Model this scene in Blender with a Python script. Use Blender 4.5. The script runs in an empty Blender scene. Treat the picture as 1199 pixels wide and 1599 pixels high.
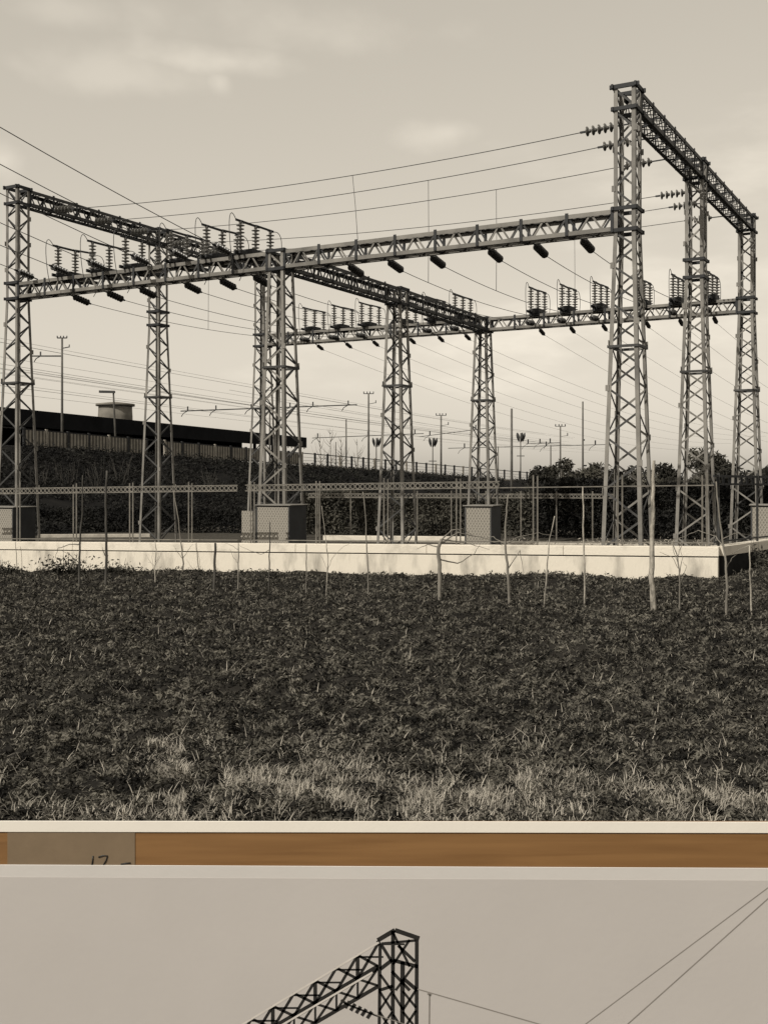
import bpy, bmesh, math, random
import numpy as np
from mathutils import Vector, Matrix
R = math.radians
random.seed(7); rng = np.random.default_rng(11)
S = bpy.context.scene
C = S.collection

# ------------------------------------------------------------------ camera
EYE = 2.0; F = 1705.0; HOR = 748.0          # focal length and horizon in pixels of a 1199 x 1599 frame
cam_d = bpy.data.cameras.new('camera'); cam = bpy.data.objects.new('camera', cam_d); C.objects.link(cam)
cam.location = (0, 0, EYE); cam.rotation_euler = (R(90), 0, 0)
cam_d.sensor_fit = 'AUTO'; cam_d.sensor_width = 36.0
cam_d.lens = F / 1599.0 * 36.0
cam_d.shift_y = -(799.5 - HOR) / 1599.0
cam_d.clip_start = 0.05; cam_d.clip_end = 6000
S.camera = cam

# ------------------------------------------------------------------ sky, sun, exposure
SUN_AZ = R(43); SUN_EL = R(43)              # behind the photographer's left shoulder
to_sun = Vector((-math.sin(SUN_AZ) * math.cos(SUN_EL), -math.cos(SUN_AZ) * math.cos(SUN_EL), math.sin(SUN_EL)))
w = bpy.data.worlds.new('World'); S.world = w; w.use_nodes = True
nt = w.node_tree; nt.nodes.clear()
def N(t, typ, **kw):
    n = t.nodes.new(typ)
    for k, v in kw.items(): setattr(n, k, v)
    return n
out = N(nt, 'ShaderNodeOutputWorld'); bg = N(nt, 'ShaderNodeBackground'); bg.inputs[1].default_value = 0.11
sky = N(nt, 'ShaderNodeTexSky', sky_type='NISHITA', sun_disc=False)
sky.sun_elevation = SUN_EL; sky.sun_rotation = math.atan2(to_sun.x, to_sun.y)
sky.air_density = 1.0; sky.dust_density = 2.2; sky.ozone_density = 1.0; sky.altitude = 50
bw = N(nt, 'ShaderNodeRGBToBW'); nt.links.new(sky.outputs[0], bw.inputs[0])
pw = N(nt, 'ShaderNodeMath', operation='POWER'); nt.links.new(bw.outputs[0], pw.inputs[0]); pw.inputs[1].default_value = 0.42
gain = N(nt, 'ShaderNodeMath', operation='MULTIPLY'); nt.links.new(pw.outputs[0], gain.inputs[0]); gain.inputs[1].default_value = 3.75
tc = N(nt, 'ShaderNodeTexCoord')
def cloud_noise(scale, sc, detail, lo, hi, loc):
    mp = N(nt, 'ShaderNodeMapping'); nt.links.new(tc.outputs['Generated'], mp.inputs[0])
    mp.inputs['Scale'].default_value = sc; mp.inputs['Location'].default_value = loc
    no = N(nt, 'ShaderNodeTexNoise'); nt.links.new(mp.outputs[0], no.inputs['Vector'])
    no.inputs['Scale'].default_value = scale; no.inputs['Detail'].default_value = detail; no.inputs['Roughness'].default_value = .55
    mr = N(nt, 'ShaderNodeMapRange', interpolation_type='SMOOTHSTEP'); nt.links.new(no.outputs['Fac'], mr.inputs[0])
    mr.inputs[1].default_value = lo; mr.inputs[2].default_value = hi; mr.inputs[3].default_value = 0; mr.inputs[4].default_value = 1
    return mr.outputs[0], no.outputs['Fac']
cl, _ = cloud_noise(3.2, (1, .6, 3.0), 6, .56, .80, (.35, .2, .62))
_, warp = cloud_noise(9, (1, 1, 1.6), 4, .4, .7, (3, 1, 2))
nrm = N(nt, 'ShaderNodeVectorMath', operation='NORMALIZE'); nt.links.new(tc.outputs['Generated'], nrm.inputs[0])
last = cl
def cloud_puff(u, v, ru, rv, strength):
    """a soft cloud bank at a fixed direction of the sky"""
    global last
    c = Vector(((u - 600) / F, 1, (HOR - v) / F)); c.normalize()
    sb = N(nt, 'ShaderNodeVectorMath', operation='SUBTRACT'); nt.links.new(nrm.outputs[0], sb.inputs[0]); sb.inputs[1].default_value = c
    ml = N(nt, 'ShaderNodeVectorMath', operation='MULTIPLY'); nt.links.new(sb.outputs[0], ml.inputs[0]); ml.inputs[1].default_value = (F / ru, F / ru * .5, F / rv)
    ln = N(nt, 'ShaderNodeVectorMath', operation='LENGTH'); nt.links.new(ml.outputs[0], ln.inputs[0])
    wp = N(nt, 'ShaderNodeMath', operation='MULTIPLY_ADD'); nt.links.new(warp, wp.inputs[0]); wp.inputs[1].default_value = 3.2; wp.inputs[2].default_value = -1.6
    ad = N(nt, 'ShaderNodeMath', operation='ADD'); nt.links.new(ln.outputs['Value'], ad.inputs[0]); nt.links.new(wp.outputs[0], ad.inputs[1])
    mr = N(nt, 'ShaderNodeMapRange', interpolation_type='SMOOTHSTEP'); nt.links.new(ad.outputs[0], mr.inputs[0])
    mr.inputs[1].default_value = 1.25; mr.inputs[2].default_value = -.2; mr.inputs[3].default_value = 0; mr.inputs[4].default_value = strength
    mx = N(nt, 'ShaderNodeMath', operation='MAXIMUM'); nt.links.new(last, mx.inputs[0]); nt.links.new(mr.outputs[0], mx.inputs[1]); last = mx.outputs[0]
for a in ((355, 95, 130, 24, .95), (190, 120, 150, 34, .6), (480, 45, 190, 40, .6), (700, 208, 70, 22, .7), (345, 130, 22, 20, .8), (5, 250, 30, 30, .8), (100, 15, 60, 20, .5)):
    cloud_puff(*a)
cm = N(nt, 'ShaderNodeMath', operation='MULTIPLY_ADD'); nt.links.new(last, cm.inputs[0]); cm.inputs[1].default_value = .30; cm.inputs[2].default_value = 1.0
tot = N(nt, 'ShaderNodeMath', operation='MULTIPLY'); nt.links.new(gain.outputs[0], tot.inputs[0]); nt.links.new(cm.outputs[0], tot.inputs[1])
tint = N(nt, 'ShaderNodeMix', data_type='RGBA', blend_type='MULTIPLY'); tint.inputs[0].default_value = 1.0
nt.links.new(tot.outputs[0], tint.inputs['A']); tint.inputs['B'].default_value = (1.0, .915, .775, 1)
nt.links.new(tint.outputs['Result'], bg.inputs[0]); nt.links.new(bg.outputs[0], out.inputs[0])
sd = bpy.data.lights.new('sun', 'SUN'); sd.energy = 4.2; sd.angle = R(.5); sd.color = (1.0, .94, .83)
so = bpy.data.objects.new('sun', sd); C.objects.link(so); so.location = (0, 0, 30)
so.rotation_euler = (-to_sun).to_track_quat('-Z', 'Y').to_euler()
S.view_settings.view_transform = 'Standard'; S.view_settings.look = 'None'
S.view_settings.gamma = 1.0; S.view_settings.use_curve_mapping = False; S.view_settings.exposure = 0.0

# ------------------------------------------------------------------ helpers
def at(u, v, D): return Vector(((u - 600) / F * D, D, EYE + (HOR - v) / F * D))
MATS = {}
def mat(name, col, rough=.8, var=.25, scale=6.0, bump=0.0, metallic=0.0, spec=.35, col2=None, stretch=(1, 1, 1), detail=6.0, lo=.3, hi=.7, bscale=None):
    m = bpy.data.materials.new(name); m.use_nodes = True; t = m.node_tree; b = t.nodes['Principled BSDF']
    b.inputs['Roughness'].default_value = rough; b.inputs['Metallic'].default_value = metallic; b.inputs['Specular IOR Level'].default_value = spec
    g = N(t, 'ShaderNodeNewGeometry'); mp = N(t, 'ShaderNodeMapping'); t.links.new(g.outputs['Position'], mp.inputs[0]); mp.inputs['Scale'].default_value = stretch
    no = N(t, 'ShaderNodeTexNoise'); no.inputs['Scale'].default_value = scale; no.inputs['Detail'].default_value = detail; no.inputs['Roughness'].default_value = .6
    t.links.new(mp.outputs[0], no.inputs['Vector'])
    rp = N(t, 'ShaderNodeValToRGB'); rp.color_ramp.elements[0].position = lo; rp.color_ramp.elements[1].position = hi
    if col2 is None: col2 = tuple(min(.95, c * (1 + var)) for c in col); c1 = tuple(c * (1 - var) for c in col)
    else: c1 = col
    rp.color_ramp.elements[0].color = (*c1, 1); rp.color_ramp.elements[1].color = (*col2, 1)
    t.links.new(no.outputs['Fac'], rp.inputs[0]); t.links.new(rp.outputs[0], b.inputs['Base Color'])
    if bump:
        n2 = N(t, 'ShaderNodeTexNoise'); n2.inputs['Scale'].default_value = bscale or scale * 4; n2.inputs['Detail'].default_value = 5
        t.links.new(mp.outputs[0], n2.inputs['Vector'])
        bp = N(t, 'ShaderNodeBump'); bp.inputs['Strength'].default_value = bump; bp.inputs['Distance'].default_value = .02
        t.links.new(n2.outputs['Fac'], bp.inputs['Height']); t.links.new(bp.outputs[0], b.inputs['Normal'])
    MATS[name] = m; return m
SEP = (1.0, .93, .81)                          # the sepia tone of the print
def sep(v, k=1.0): return tuple(v * (1 + (s - 1) * k) for s in SEP)
mat('steel', sep(.145, .7), .6, .45, 1.3, .12, spec=.4)
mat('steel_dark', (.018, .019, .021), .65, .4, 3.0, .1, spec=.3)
mat('steel_mid', (.042, .042, .042), .62, .5, 1.7, .1, spec=.3)
mat('porcelain', (.16, .155, .145), .14, .2, 9.0, spec=.6)
mat('porcelain_dark', (.035, .034, .033), .3, .3, 9.0, spec=.4)
mat('wire', (.05, .05, .05), .6, .2, 2.0)
mat('wire_pale', (.16, .155, .14), .6, .2, 2.0)
mat('plaster', sep(.30), .9, .1, 2.4, .35, col2=sep(.58), lo=.32, hi=.52, bscale=28, stretch=(1, 1, .3), detail=9)
mat('coping', sep(.36), .9, .1, 1.6, .35, col2=sep(.60), lo=.27, hi=.48, bscale=30, detail=9)
mat('wall_shade_and_joint', (.018, .018, .018), .95, .4, 2.0, .4, spec=.04)  # near-black: shade of the side wall put into its colour; also the coping joint
mat('concrete', sep(.34), .92, .25, 3.0, .3)
mat('panel', sep(.27), .9, .3, 2.5, .2)
def ribbed():
    m = mat('ribbed', sep(.20), .9, .3, 2.5, .2); t = m.node_tree; b = t.nodes['Principled BSDF']; src = b.inputs['Base Color'].links[0].from_socket
    g = N(t, 'ShaderNodeNewGeometry'); sp = N(t, 'ShaderNodeSeparateXYZ'); t.links.new(g.outputs['Position'], sp.inputs[0])
    k = N(t, 'ShaderNodeMath', operation='MULTIPLY'); t.links.new(sp.outputs[0], k.inputs[0]); k.inputs[1].default_value = 46.0
    si = N(t, 'ShaderNodeMath', operation='SINE'); t.links.new(k.outputs[0], si.inputs[0])
    mr = N(t, 'ShaderNodeMapRange'); t.links.new(si.outputs[0], mr.inputs[0]); mr.inputs[1].default_value = -.5; mr.inputs[2].default_value = .5; mr.inputs[3].default_value = .35; mr.inputs[4].default_value = 1.25
    mx = N(t, 'ShaderNodeMix', data_type='RGBA', blend_type='MULTIPLY'); mx.inputs[0].default_value = 1; t.links.new(src, mx.inputs['A']); t.links.new(mr.outputs[0], mx.inputs['B']); t.links.new(mx.outputs['Result'], b.inputs['Base Color'])
ribbed()
mat('gravel', sep(.05), .95, .45, 9.0, .6, spec=.04)
mat('soil', (.010, .0095, .009), .97, .5, 1.1, .8, col2=(.028, .026, .023), bscale=22, spec=.04)
mat('turf', (.009, .0088, .0084), .9, .5, 5.0, col2=(.20, .188, .16), detail=10, lo=.42, hi=.74, spec=.06)
mat('leaf_black', (.008, .0082, .009), .9, .5, .5, col2=(.030, .0295, .027), spec=.04)
mat('earth', (.006, .006, .0065), .97, .4, .8, .6, col2=(.015, .0145, .014), bscale=9, spec=.04)
mat('leaf_dark', (.012, .012, .011), .85, .5, .9, col2=(.045, .043, .037), spec=.04)
mat('leaf_mid', (.024, .0235, .021), .85, .5, 1.2, col2=(.10, .095, .08), spec=.04)
mat('grass', (.028, .0265, .023), .85, .4, 1.6, col2=(.17, .16, .135), detail=10, lo=.36, hi=.70, spec=.1)
mat('straw', sep(.20), .85, .3, 3.0, col2=sep(.42), spec=.04)
mat('bark', sep(.16), .9, .4, 9.0, .4, stretch=(1, 1, .25))
mat('bark_pale', sep(.36), .9, .3, 14.0, .7, col2=sep(.13), stretch=(1, 1, .35), lo=.4, hi=.66)
mat('bark_dark', (.05, .047, .042), .9, .4, 9.0, .4, stretch=(1, 1, .25))
mat('roof_dark', (.010, .0105, .012), .85, .3, .8, spec=.04)
mat('tank', sep(.15), .9, .3, .9, .2)
mat('pole_concrete', sep(.10, .6), .9, .3, 2.0)
mat('wood_post', (.22, .12, .05), .7, .3, 3.0)

def add_prop(o, label=None, cat=None, group=None, kind=None):
    if label: o['label'] = label
    if cat: o['category'] = cat
    if group: o['group'] = group
    if kind: o['kind'] = kind
    return o
def thing(name, loc, label, cat, group=None):
    o = bpy.data.objects.new(name, None); C.objects.link(o); o.location = loc; o.empty_display_size = .1
    return add_prop(o, label, cat, group)
ORG = {}; WM = {}
def origin(p): return ORG.get(p.name_full, Vector(p.location)) if p else Vector((0, 0, 0))
def link(name, me, parent=None, M=None):
    """link mesh data as an object; M is its world matrix (parents carry translation only)"""
    o = bpy.data.objects.new(name, me); C.objects.link(o)
    M = M or Matrix()
    WM[o.name_full] = M
    if parent and parent.name_full in WM:            # a sub-part: keep its world matrix
        o.parent = parent; o.matrix_parent_inverse = WM[parent.name_full].inverted(); o.matrix_basis = M
    elif parent: o.parent = parent; o.matrix_basis = Matrix.Translation(-origin(parent)) @ M
    else: o.matrix_basis = M
    return o
def mesh_np(name, V, Fq, m, smooth=False):
    V = np.asarray(V, dtype=np.float32); Fq = np.asarray(Fq, dtype=np.int32); k = Fq.shape[1]
    me = bpy.data.meshes.new(name); me.vertices.add(len(V)); me.vertices.foreach_set('co', V.ravel())
    me.loops.add(Fq.size); me.loops.foreach_set('vertex_index', Fq.ravel())
    me.polygons.add(len(Fq)); me.polygons.foreach_set('loop_start', np.arange(0, Fq.size, k, dtype=np.int32))
    me.polygons.foreach_set('loop_total', np.full(len(Fq), k, dtype=np.int32))
    if smooth: me.polygons.foreach_set('use_smooth', np.ones(len(Fq), dtype=bool))
    me.update(calc_edges=True); me.materials.append(MATS[m] if isinstance(m, str) else m); return me
def mesh_pd(name, vs, fs, m, smooth=False):
    me = bpy.data.meshes.new(name); me.from_pydata([tuple(v) for v in vs], [], fs); me.update()
    if smooth:
        for p in me.polygons: p.use_smooth = True
    me.materials.append(MATS[m] if isinstance(m, str) else m); return me
CACHE = {}
def unit_bar(kind, m):
    key = (kind, m)
    if key in CACHE: return CACHE[key]
    if kind == 'box': prof = [(-.5, -.5), (.5, -.5), (.5, .5), (-.5, .5)]
    elif kind == 'angle': t = .16; prof = [(0, 0), (1, 0), (1, t), (t, t), (t, 1), (0, 1)]
    else: prof = [(.5 * math.cos(a * math.pi / 4), .5 * math.sin(a * math.pi / 4)) for a in range(8)]
    n = len(prof); vs = [(x, y, 0) for x, y in prof] + [(x, y, 1) for x, y in prof]
    fs = [(i, (i + 1) % n, n + (i + 1) % n, n + i) for i in range(n)] + [tuple(range(n - 1, -1, -1)), tuple(range(n, 2 * n))]
    CACHE[key] = mesh_pd('bar_' + kind, vs, fs, m, False); return CACHE[key]
def bar(name, a, b, wd, m, parent=None, hint=(0, 0, 1), kind='box', th=None):
    a = Vector(a); b = Vector(b); d = b - a; L = d.length; z = d / L; h = Vector(hint)
    x = h - z * h.dot(z)
    if x.length < 1e-4: x = Vector((1, 0, 0)) - z * z.x
    x.normalize(); y = z.cross(x); th = th or wd
    M = Matrix(((x.x * wd, y.x * th, z.x * L, a.x), (x.y * wd, y.y * th, z.y * L, a.y), (x.z * wd, y.z * th, z.z * L, a.z), (0, 0, 0, 1)))
    return link(name, unit_bar(kind, m), parent, M)
def box_mesh(name, lo, hi, m, bev=0.0):
    bm = bmesh.new(); bmesh.ops.create_cube(bm, size=1)
    for v in bm.verts: v.co = Vector([lo[i] + (v.co[i] + .5) * (hi[i] - lo[i]) for i in range(3)])
    if bev: bmesh.ops.bevel(bm, geom=bm.edges[:], offset=bev, segments=1, affect='EDGES')
    me = bpy.data.meshes.new(name); bm.to_mesh(me); bm.free(); me.materials.append(MATS[m] if isinstance(m, str) else m); return me
def oriented(name, base, xd, lx, ly, z0, z1, m, parent=None, bev=0.01, x0=0.0, y0=0.0):
    """box in a frame whose x axis is the plan direction xd and y axis is its left normal"""
    xd = Vector((xd[0], xd[1], 0)).normalized(); yd = Vector((-xd.y, xd.x, 0))
    me = box_mesh(name, (x0, y0, z0), (x0 + lx, y0 + ly, z1), m, bev)
    M = Matrix(((xd.x, yd.x, 0, base[0]), (xd.y, yd.y, 0, base[1]), (0, 0, 1, 0), (0, 0, 0, 1)))
    return link(name, me, parent, M)
def tube_data(pts, rad, seg=6):
    """tube through points; rad is a number or a list"""
    pts = [Vector(p) for p in pts]; n = len(pts); rads = rad if isinstance(rad, (list, tuple)) else [rad] * n
    V = []; Fs = []; x = None
    for i, p in enumerate(pts):
        d = (pts[min(i + 1, n - 1)] - pts[max(i - 1, 0)]).normalized()
        if x is None: x = d.orthogonal().normalized()
        x = (x - d * x.dot(d)).normalized(); y = d.cross(x)
        for k in range(seg):
            a = 2 * math.pi * k / seg; V.append(p + (x * math.cos(a) + y * math.sin(a)) * rads[i])
    for i in range(n - 1):
        for k in range(seg): Fs.append((i * seg + k, i * seg + (k + 1) % seg, (i + 1) * seg + (k + 1) % seg, (i + 1) * seg + k))
    Fs.append(tuple(range(seg - 1, -1, -1))); Fs.append(tuple((n - 1) * seg + k for k in range(seg)))
    return V, Fs
def tube(name, pts, rad, m, parent=None, seg=6):
    base = origin(parent) if parent else Vector(pts[0])
    V, Fs = tube_data([Vector(p) - base for p in pts], rad, seg)
    me = mesh_pd(name, V, Fs, m, True)
    return link(name, me, parent, Matrix.Translation(base))
def lathe(name, prof, m, seg=14):
    V = []; Fs = []; n = len(prof)
    for r, z in prof:
        for k in range(seg): a = 2 * math.pi * k / seg; V.append((r * math.cos(a), r * math.sin(a), z))
    for i in range(n - 1):
        for k in range(seg): Fs.append((i * seg + k, i * seg + (k + 1) % seg, (i + 1) * seg + (k + 1) % seg, (i + 1) * seg + k))
    Fs.append(tuple(range(seg - 1, -1, -1))); Fs.append(tuple((n - 1) * seg + k for k in range(seg)))
    return mesh_pd(name, V, Fs, m, True)
def axis_matrix(p, d, s=1.0):
    q = Vector(d).to_track_quat('Z', 'Y').to_matrix().to_4x4()
    return Matrix.Translation(p) @ q @ Matrix.Scale(s, 4)
def sag(a, b, s, n=18):
    a = Vector(a); b = Vector(b)
    return [a.lerp(b, i / n) - Vector((0, 0, 4 * s * (i / n) * (1 - i / n))) for i in range(n + 1)]
def vnoise(x, y, seed=0):
    xi = np.floor(x).astype(np.int64); yi = np.floor(y).astype(np.int64); xf = x - xi; yf = y - yi
    def h(a, b):
        n = (a * 374761393 + b * 668265263 + seed * 974711) & 0x7fffffff
        n = ((n ^ (n >> 13)) * 1274126177) & 0x7fffffff
        return ((n ^ (n >> 16)) & 0xffff) / 65535.0
    sx = xf * xf * (3 - 2 * xf); sy = yf * yf * (3 - 2 * yf)
    return (h(xi, yi) * (1 - sx) + h(xi + 1, yi) * sx) * (1 - sy) + (h(xi, yi + 1) * (1 - sx) + h(xi + 1, yi + 1) * sx) * sy

# ------------------------------------------------------------------ the gantry frame
TH = R(29.0); cT, sT = math.cos(TH), math.sin(TH)
X0, D0 = 5.65, 25.35
PP = [0.0, 9.70, 19.85]; QQ = [0.0, 6.74, 14.2]
dA = Vector((-cT, sT, 0)); dC = Vector((sT, cT, 0))
def G(p, q, z): return Vector((X0 - cT * p + sT * q, D0 + sT * p + cT * q, z))
def p_at(u, q): k = u - 600; return (F * (X0 + sT * q) - k * (D0 + cT * q)) / (F * cT + k * sT)
def q_at(u, p): k = u - 600; return (k * (D0 + sT * p) - F * (X0 - cT * p)) / (F * sT - k * cT)
ZB, ZT = 7.74, 8.24           # low girders
ZB2, ZT2 = 10.58, 11.09       # high girders
ZG = -.50                     # compound ground
HB = .25                      # half width of girders

# ------------------------------------------------------------------ setting: ground sheets
def field_z(x, y): return .0214 * x - .063
WD = Vector((-.935, .355, 0)).normalized()      # the white wall runs this way from its corner
WN = Vector((WD.y, -WD.x, 0)) * -1              # into the compound
if WN.y < 0: WN = -WN
WC = Vector((6.52, 21.3, 0))                    # the corner
RD = Vector((.618, .786, 0)).normalized()       # the side wall runs this way from the corner
RN = Vector((-RD.y, RD.x, 0))                   # its inner side
def wall_pt(s, off=0.0): return WC + WD * s + WN * off
def s_at(u, off=0.0):
    k = (u - 600) / F; a = WC + WN * off
    return (a.x - k * a.y) / (k * WD.y - WD.x)
def wall_top(s): return .676 + (.423 - .676) * s / 17.3
def fence_z(s): return wall_top(s) + 1.27

big = bpy.data.meshes.new('ground'); big.from_pydata([(-2500, -300, -.72), (2500, -300, -.72), (2500, 5000, -.72), (-2500, 5000, -.72)], [], [(0, 1, 2, 3)]); big.materials.append(MATS['earth'])
add_prop(link('ground', big), kind='structure')
ka = np.arange(-1.05, 1.051, .0062); ra = [2.6]
while ra[-1] < 46: ra.append(ra[-1] * 1.0085)
ra = np.array(ra); ra = np.concatenate([[-9, -6, -3, 0], ra])
KK, DD = np.meshgrid(ka, ra); XX = KK * (np.maximum(DD, 3) + 3.5)
clods = (vnoise(XX * 3.2, DD * 3.2, 1) - .5) * .09 + (vnoise(XX * 8, DD * 8, 2) - .5) * .075 + (vnoise(XX * 19, DD * 19, 3) - .5) * .045 + (vnoise(XX * .6, DD * .6, 4) - .5) * .10
ZZ = field_z(XX, DD) + clods
rel_x = XX - WC.x; rel_y = DD - WC.y
along = rel_x * WD.x + rel_y * WD.y; perp = rel_x * WN.x + rel_y * WN.y
inside = (perp > .12) & (rel_x * RN.x + rel_y * RN.y > .12)
ZZ = np.where(inside, -.68, ZZ)
edge = np.clip((DD - 40) / 6, 0, 1); ZZ = ZZ * (1 - edge) - .9 * edge
nr, nc = XX.shape
idx = np.arange(nr * nc).reshape(nr, nc)
fq = np.stack([idx[:-1, :-1], idx[:-1, 1:], idx[1:, 1:], idx[1:, :-1]], -1).reshape(-1, 4)
fld = link('field', mesh_np('field', np.stack([XX, DD, ZZ], -1).reshape(-1, 3), fq, 'soil', False)); add_prop(fld, kind='structure')
yard = [wall_pt(.15, .1), wall_pt(40, .1), wall_pt(40, 31), WC + RD * 33 + RN * .1]
ym = bpy.data.meshes.new('yard'); ym.from_pydata([(v.x, v.y, ZG) for v in yard], [], [(0, 3, 2, 1)]); ym.materials.append(MATS['gravel'])
add_prop(link('yard', ym), kind='structure')

# ------------------------------------------------------------------ white wall with coping, its dark return and the rail fence on it
WL = 22.0
wl = thing('perimeter_wall', (WC.x, WC.y, 0), 'low white plastered wall with a projecting coping along the field', 'wall')
def wall_run(name, s0, s1, o0, o1, zlo, zhi_fn, zlo_abs, m, parent):
    P = [wall_pt(s0, o0), wall_pt(s1, o0), wall_pt(s1, o1), wall_pt(s0, o1)]; S_ = [s0, s1, s1, s0]
    vs = [(p.x, p.y, (zlo_abs if zlo_abs is not None else zhi_fn(s) - zlo)) for p, s in zip(P, S_)] + [(p.x, p.y, zhi_fn(s)) for p, s in zip(P, S_)]
    vs = [Vector(v) - origin(parent) for v in vs]
    fs = [(0, 1, 2, 3), (7, 6, 5, 4), (0, 4, 5, 1), (1, 5, 6, 2), (2, 6, 7, 3), (3, 7, 4, 0)]
    me = mesh_pd(name, vs, fs, m); bm = bmesh.new(); bm.from_mesh(me); bmesh.ops.recalc_face_normals(bm, faces=bm.faces)
    bmesh.ops.bevel(bm, geom=bm.edges[:], offset=.008, segments=1, affect='EDGES'); bm.to_mesh(me); bm.free()
    return link(name, me, parent, Matrix.Translation(origin(parent)))
wall_run('wall_body', 0.012, WL, .012, .26, 0, lambda s: wall_top(s) - .214, -.75, 'plaster', wl)
wall_run('joint', .05, WL - .05, .035, .22, .03, lambda s: wall_top(s) - .186, None, 'wall_shade_and_joint', wl)
ss = [0.0, 3.05, 6.0, 9.1, 12.0, 15.1, 18.0, WL]
for a, b in zip(ss[:-1], ss[1:]):
    wall_run('coping_slab', a + (.003 if a else 0), b - .003, 0, .28, .192, wall_top, None, 'coping', wl)
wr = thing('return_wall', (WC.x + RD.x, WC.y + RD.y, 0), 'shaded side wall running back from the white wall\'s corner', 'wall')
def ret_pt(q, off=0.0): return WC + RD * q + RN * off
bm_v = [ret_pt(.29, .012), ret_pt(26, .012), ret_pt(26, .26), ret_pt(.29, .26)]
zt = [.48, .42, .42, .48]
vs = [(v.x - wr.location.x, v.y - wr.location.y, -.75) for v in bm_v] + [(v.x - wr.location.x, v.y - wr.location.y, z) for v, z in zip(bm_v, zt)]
link('wall_body', mesh_pd('ret', vs, [(3, 2, 1, 0), (4, 5, 6, 7), (0, 1, 5, 4), (1, 2, 6, 5), (2, 3, 7, 6), (3, 0, 4, 7)], 'wall_shade_and_joint'), wr, Matrix.Translation(origin(wr)))
for k in range(8):
    a, b = .285 + k * 3.2, .285 + (k + 1) * 3.2 - .006
    P = [ret_pt(a, 0), ret_pt(b, 0), ret_pt(b, .28), ret_pt(a, .28)]
    vs = [(v.x - wr.location.x, v.y - wr.location.y, z) for z in (.485, .672 - .002 * k) for v in P]
    link('coping_slab', mesh_pd('cop', vs, [(3, 2, 1, 0), (4, 5, 6, 7), (0, 1, 5, 4), (1, 2, 6, 5), (2, 3, 7, 6), (3, 0, 4, 7)], 'coping'), wr, Matrix.Translation(origin(wr)))

def ring_strip(s0, s1, off, zfn, r, pitch, parent, m):
    """row of flat steel rings welded between two rails, one part"""
    V = []; Fs = []; n = int((s1 - s0) / pitch); seg = 10
    for i in range(n):
        s = s0 + (i + .5) * pitch; c = wall_pt(s, off); zc = zfn(s)
        for o_, rr in ((-.012, r), (-.012, r * .68), (.012, r), (.012, r * .68)):
            for k in range(seg):
                a = 2 * math.pi * k / seg; p = c + WD * (rr * math.cos(a)) + WN * o_
                V.append(Vector((p.x, p.y, zc + rr * math.sin(a))) - origin(parent))
        b = i * seg * 4
        for k in range(seg):
            k2 = (k + 1) % seg
            Fs += [(b + k, b + seg + k, b + seg + k2, b + k2), (b + 2 * seg + k, b + 2 * seg + k2, b + 3 * seg + k2, b + 3 * seg + k), (b + k, b + k2, b + 2 * seg + k2, b + 2 * seg + k), (b + seg + k, b + 3 * seg + k, b + 3 * seg + k2, b + seg + k2)]
    return add_prop(link('ring_row', mesh_pd('ring_row', V, Fs, m), parent, Matrix.Translation(origin(parent))), kind='stuff')
mat('fence_paint', sep(.13), .7, .35, 5.0, .1)
pair_u = [30, 118, 206, 298, 395, 497, 603, 716, 836, 968, 1100]
FO = .14
def fence_section(us, s_hi, s_lo, rings, label):
    base = wall_pt(s_lo, FO); t = thing('rail_fence', (base.x, base.y, wall_top(s_lo) - .02), label, 'fence', 'rail fence sections standing on the white wall')
    for u in us:
        s = s_at(u, FO)
        for ds in (-.045, .045):
            p = wall_pt(s + ds, FO); z0 = wall_top(s) - .03
            bar('post', (p.x, p.y, z0), (p.x, p.y, fence_z(s) + random.uniform(.13, .19)), .028, 'fence_paint', t, (1, 0, 0))
    for nm, dz, hh in (('top_rail', .066, .022), ('under_rail', -.066, .022), ('bottom_rail', -1.20, .022)):
        if nm == 'top_rail' and not rings: continue
        a, b = wall_pt(s_hi, FO), wall_pt(s_lo, FO)
        bar(nm, (a.x, a.y, fence_z(s_hi) + dz), (b.x, b.y, fence_z(s_lo) + dz), hh, 'fence_paint', t, (0, 0, 1), th=.03)
    if rings: ring_strip(s_lo, s_hi, FO, fence_z, .058, .117, t, 'fence_paint')
    return t
fence_section(pair_u[:4], s_at(-60, FO), s_at(372, FO), True, 'slim steel rail fence with a row of rings, below the canopy and tank')
fence_section(pair_u[4:8], s_at(384, FO), s_at(780, FO), True, 'slim steel rail fence with a row of rings, passing the two mesh cabinets')
fence_section(pair_u[8:], s_at(781, FO), .1, False, 'plain slim steel rail fence without rings, near the wall corner')

t = thing('rail_fence', ret_pt(.5, .14), 'dark rail fence standing on the shaded side wall', 'fence', 'rail fence sections standing on the white wall'); t.location.z = .64; ORG[t.name_full] = Vector(t.location)  # rails and posts in darker steel: the fence's shade is put into the colour
for k in range(9):
    p = ret_pt(.35 + k * 2.2, .14); bar('post', (p.x, p.y, .63), (p.x, p.y, 2.12), .04, 'steel_mid', t, (1, 0, 0))
for nm, zz_, hh in (('top_rail', 2.06, .05), ('under_rail', 1.90, .04), ('bottom_rail', .76, .03)):
    a, b = ret_pt(.1, .14), ret_pt(19, .14); bar(nm, (a.x, a.y, zz_), (b.x, b.y, zz_ - .1), hh, 'steel_dark', t, (0, 0, 1), th=.03)
for k in range(56):
    p = ret_pt(.3 + k * .33, .14); bar('picket', (p.x, p.y, 1.885), (p.x, p.y, 2.07), .05, 'steel_dark', t, (1, 0, 0), th=.012)

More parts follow.
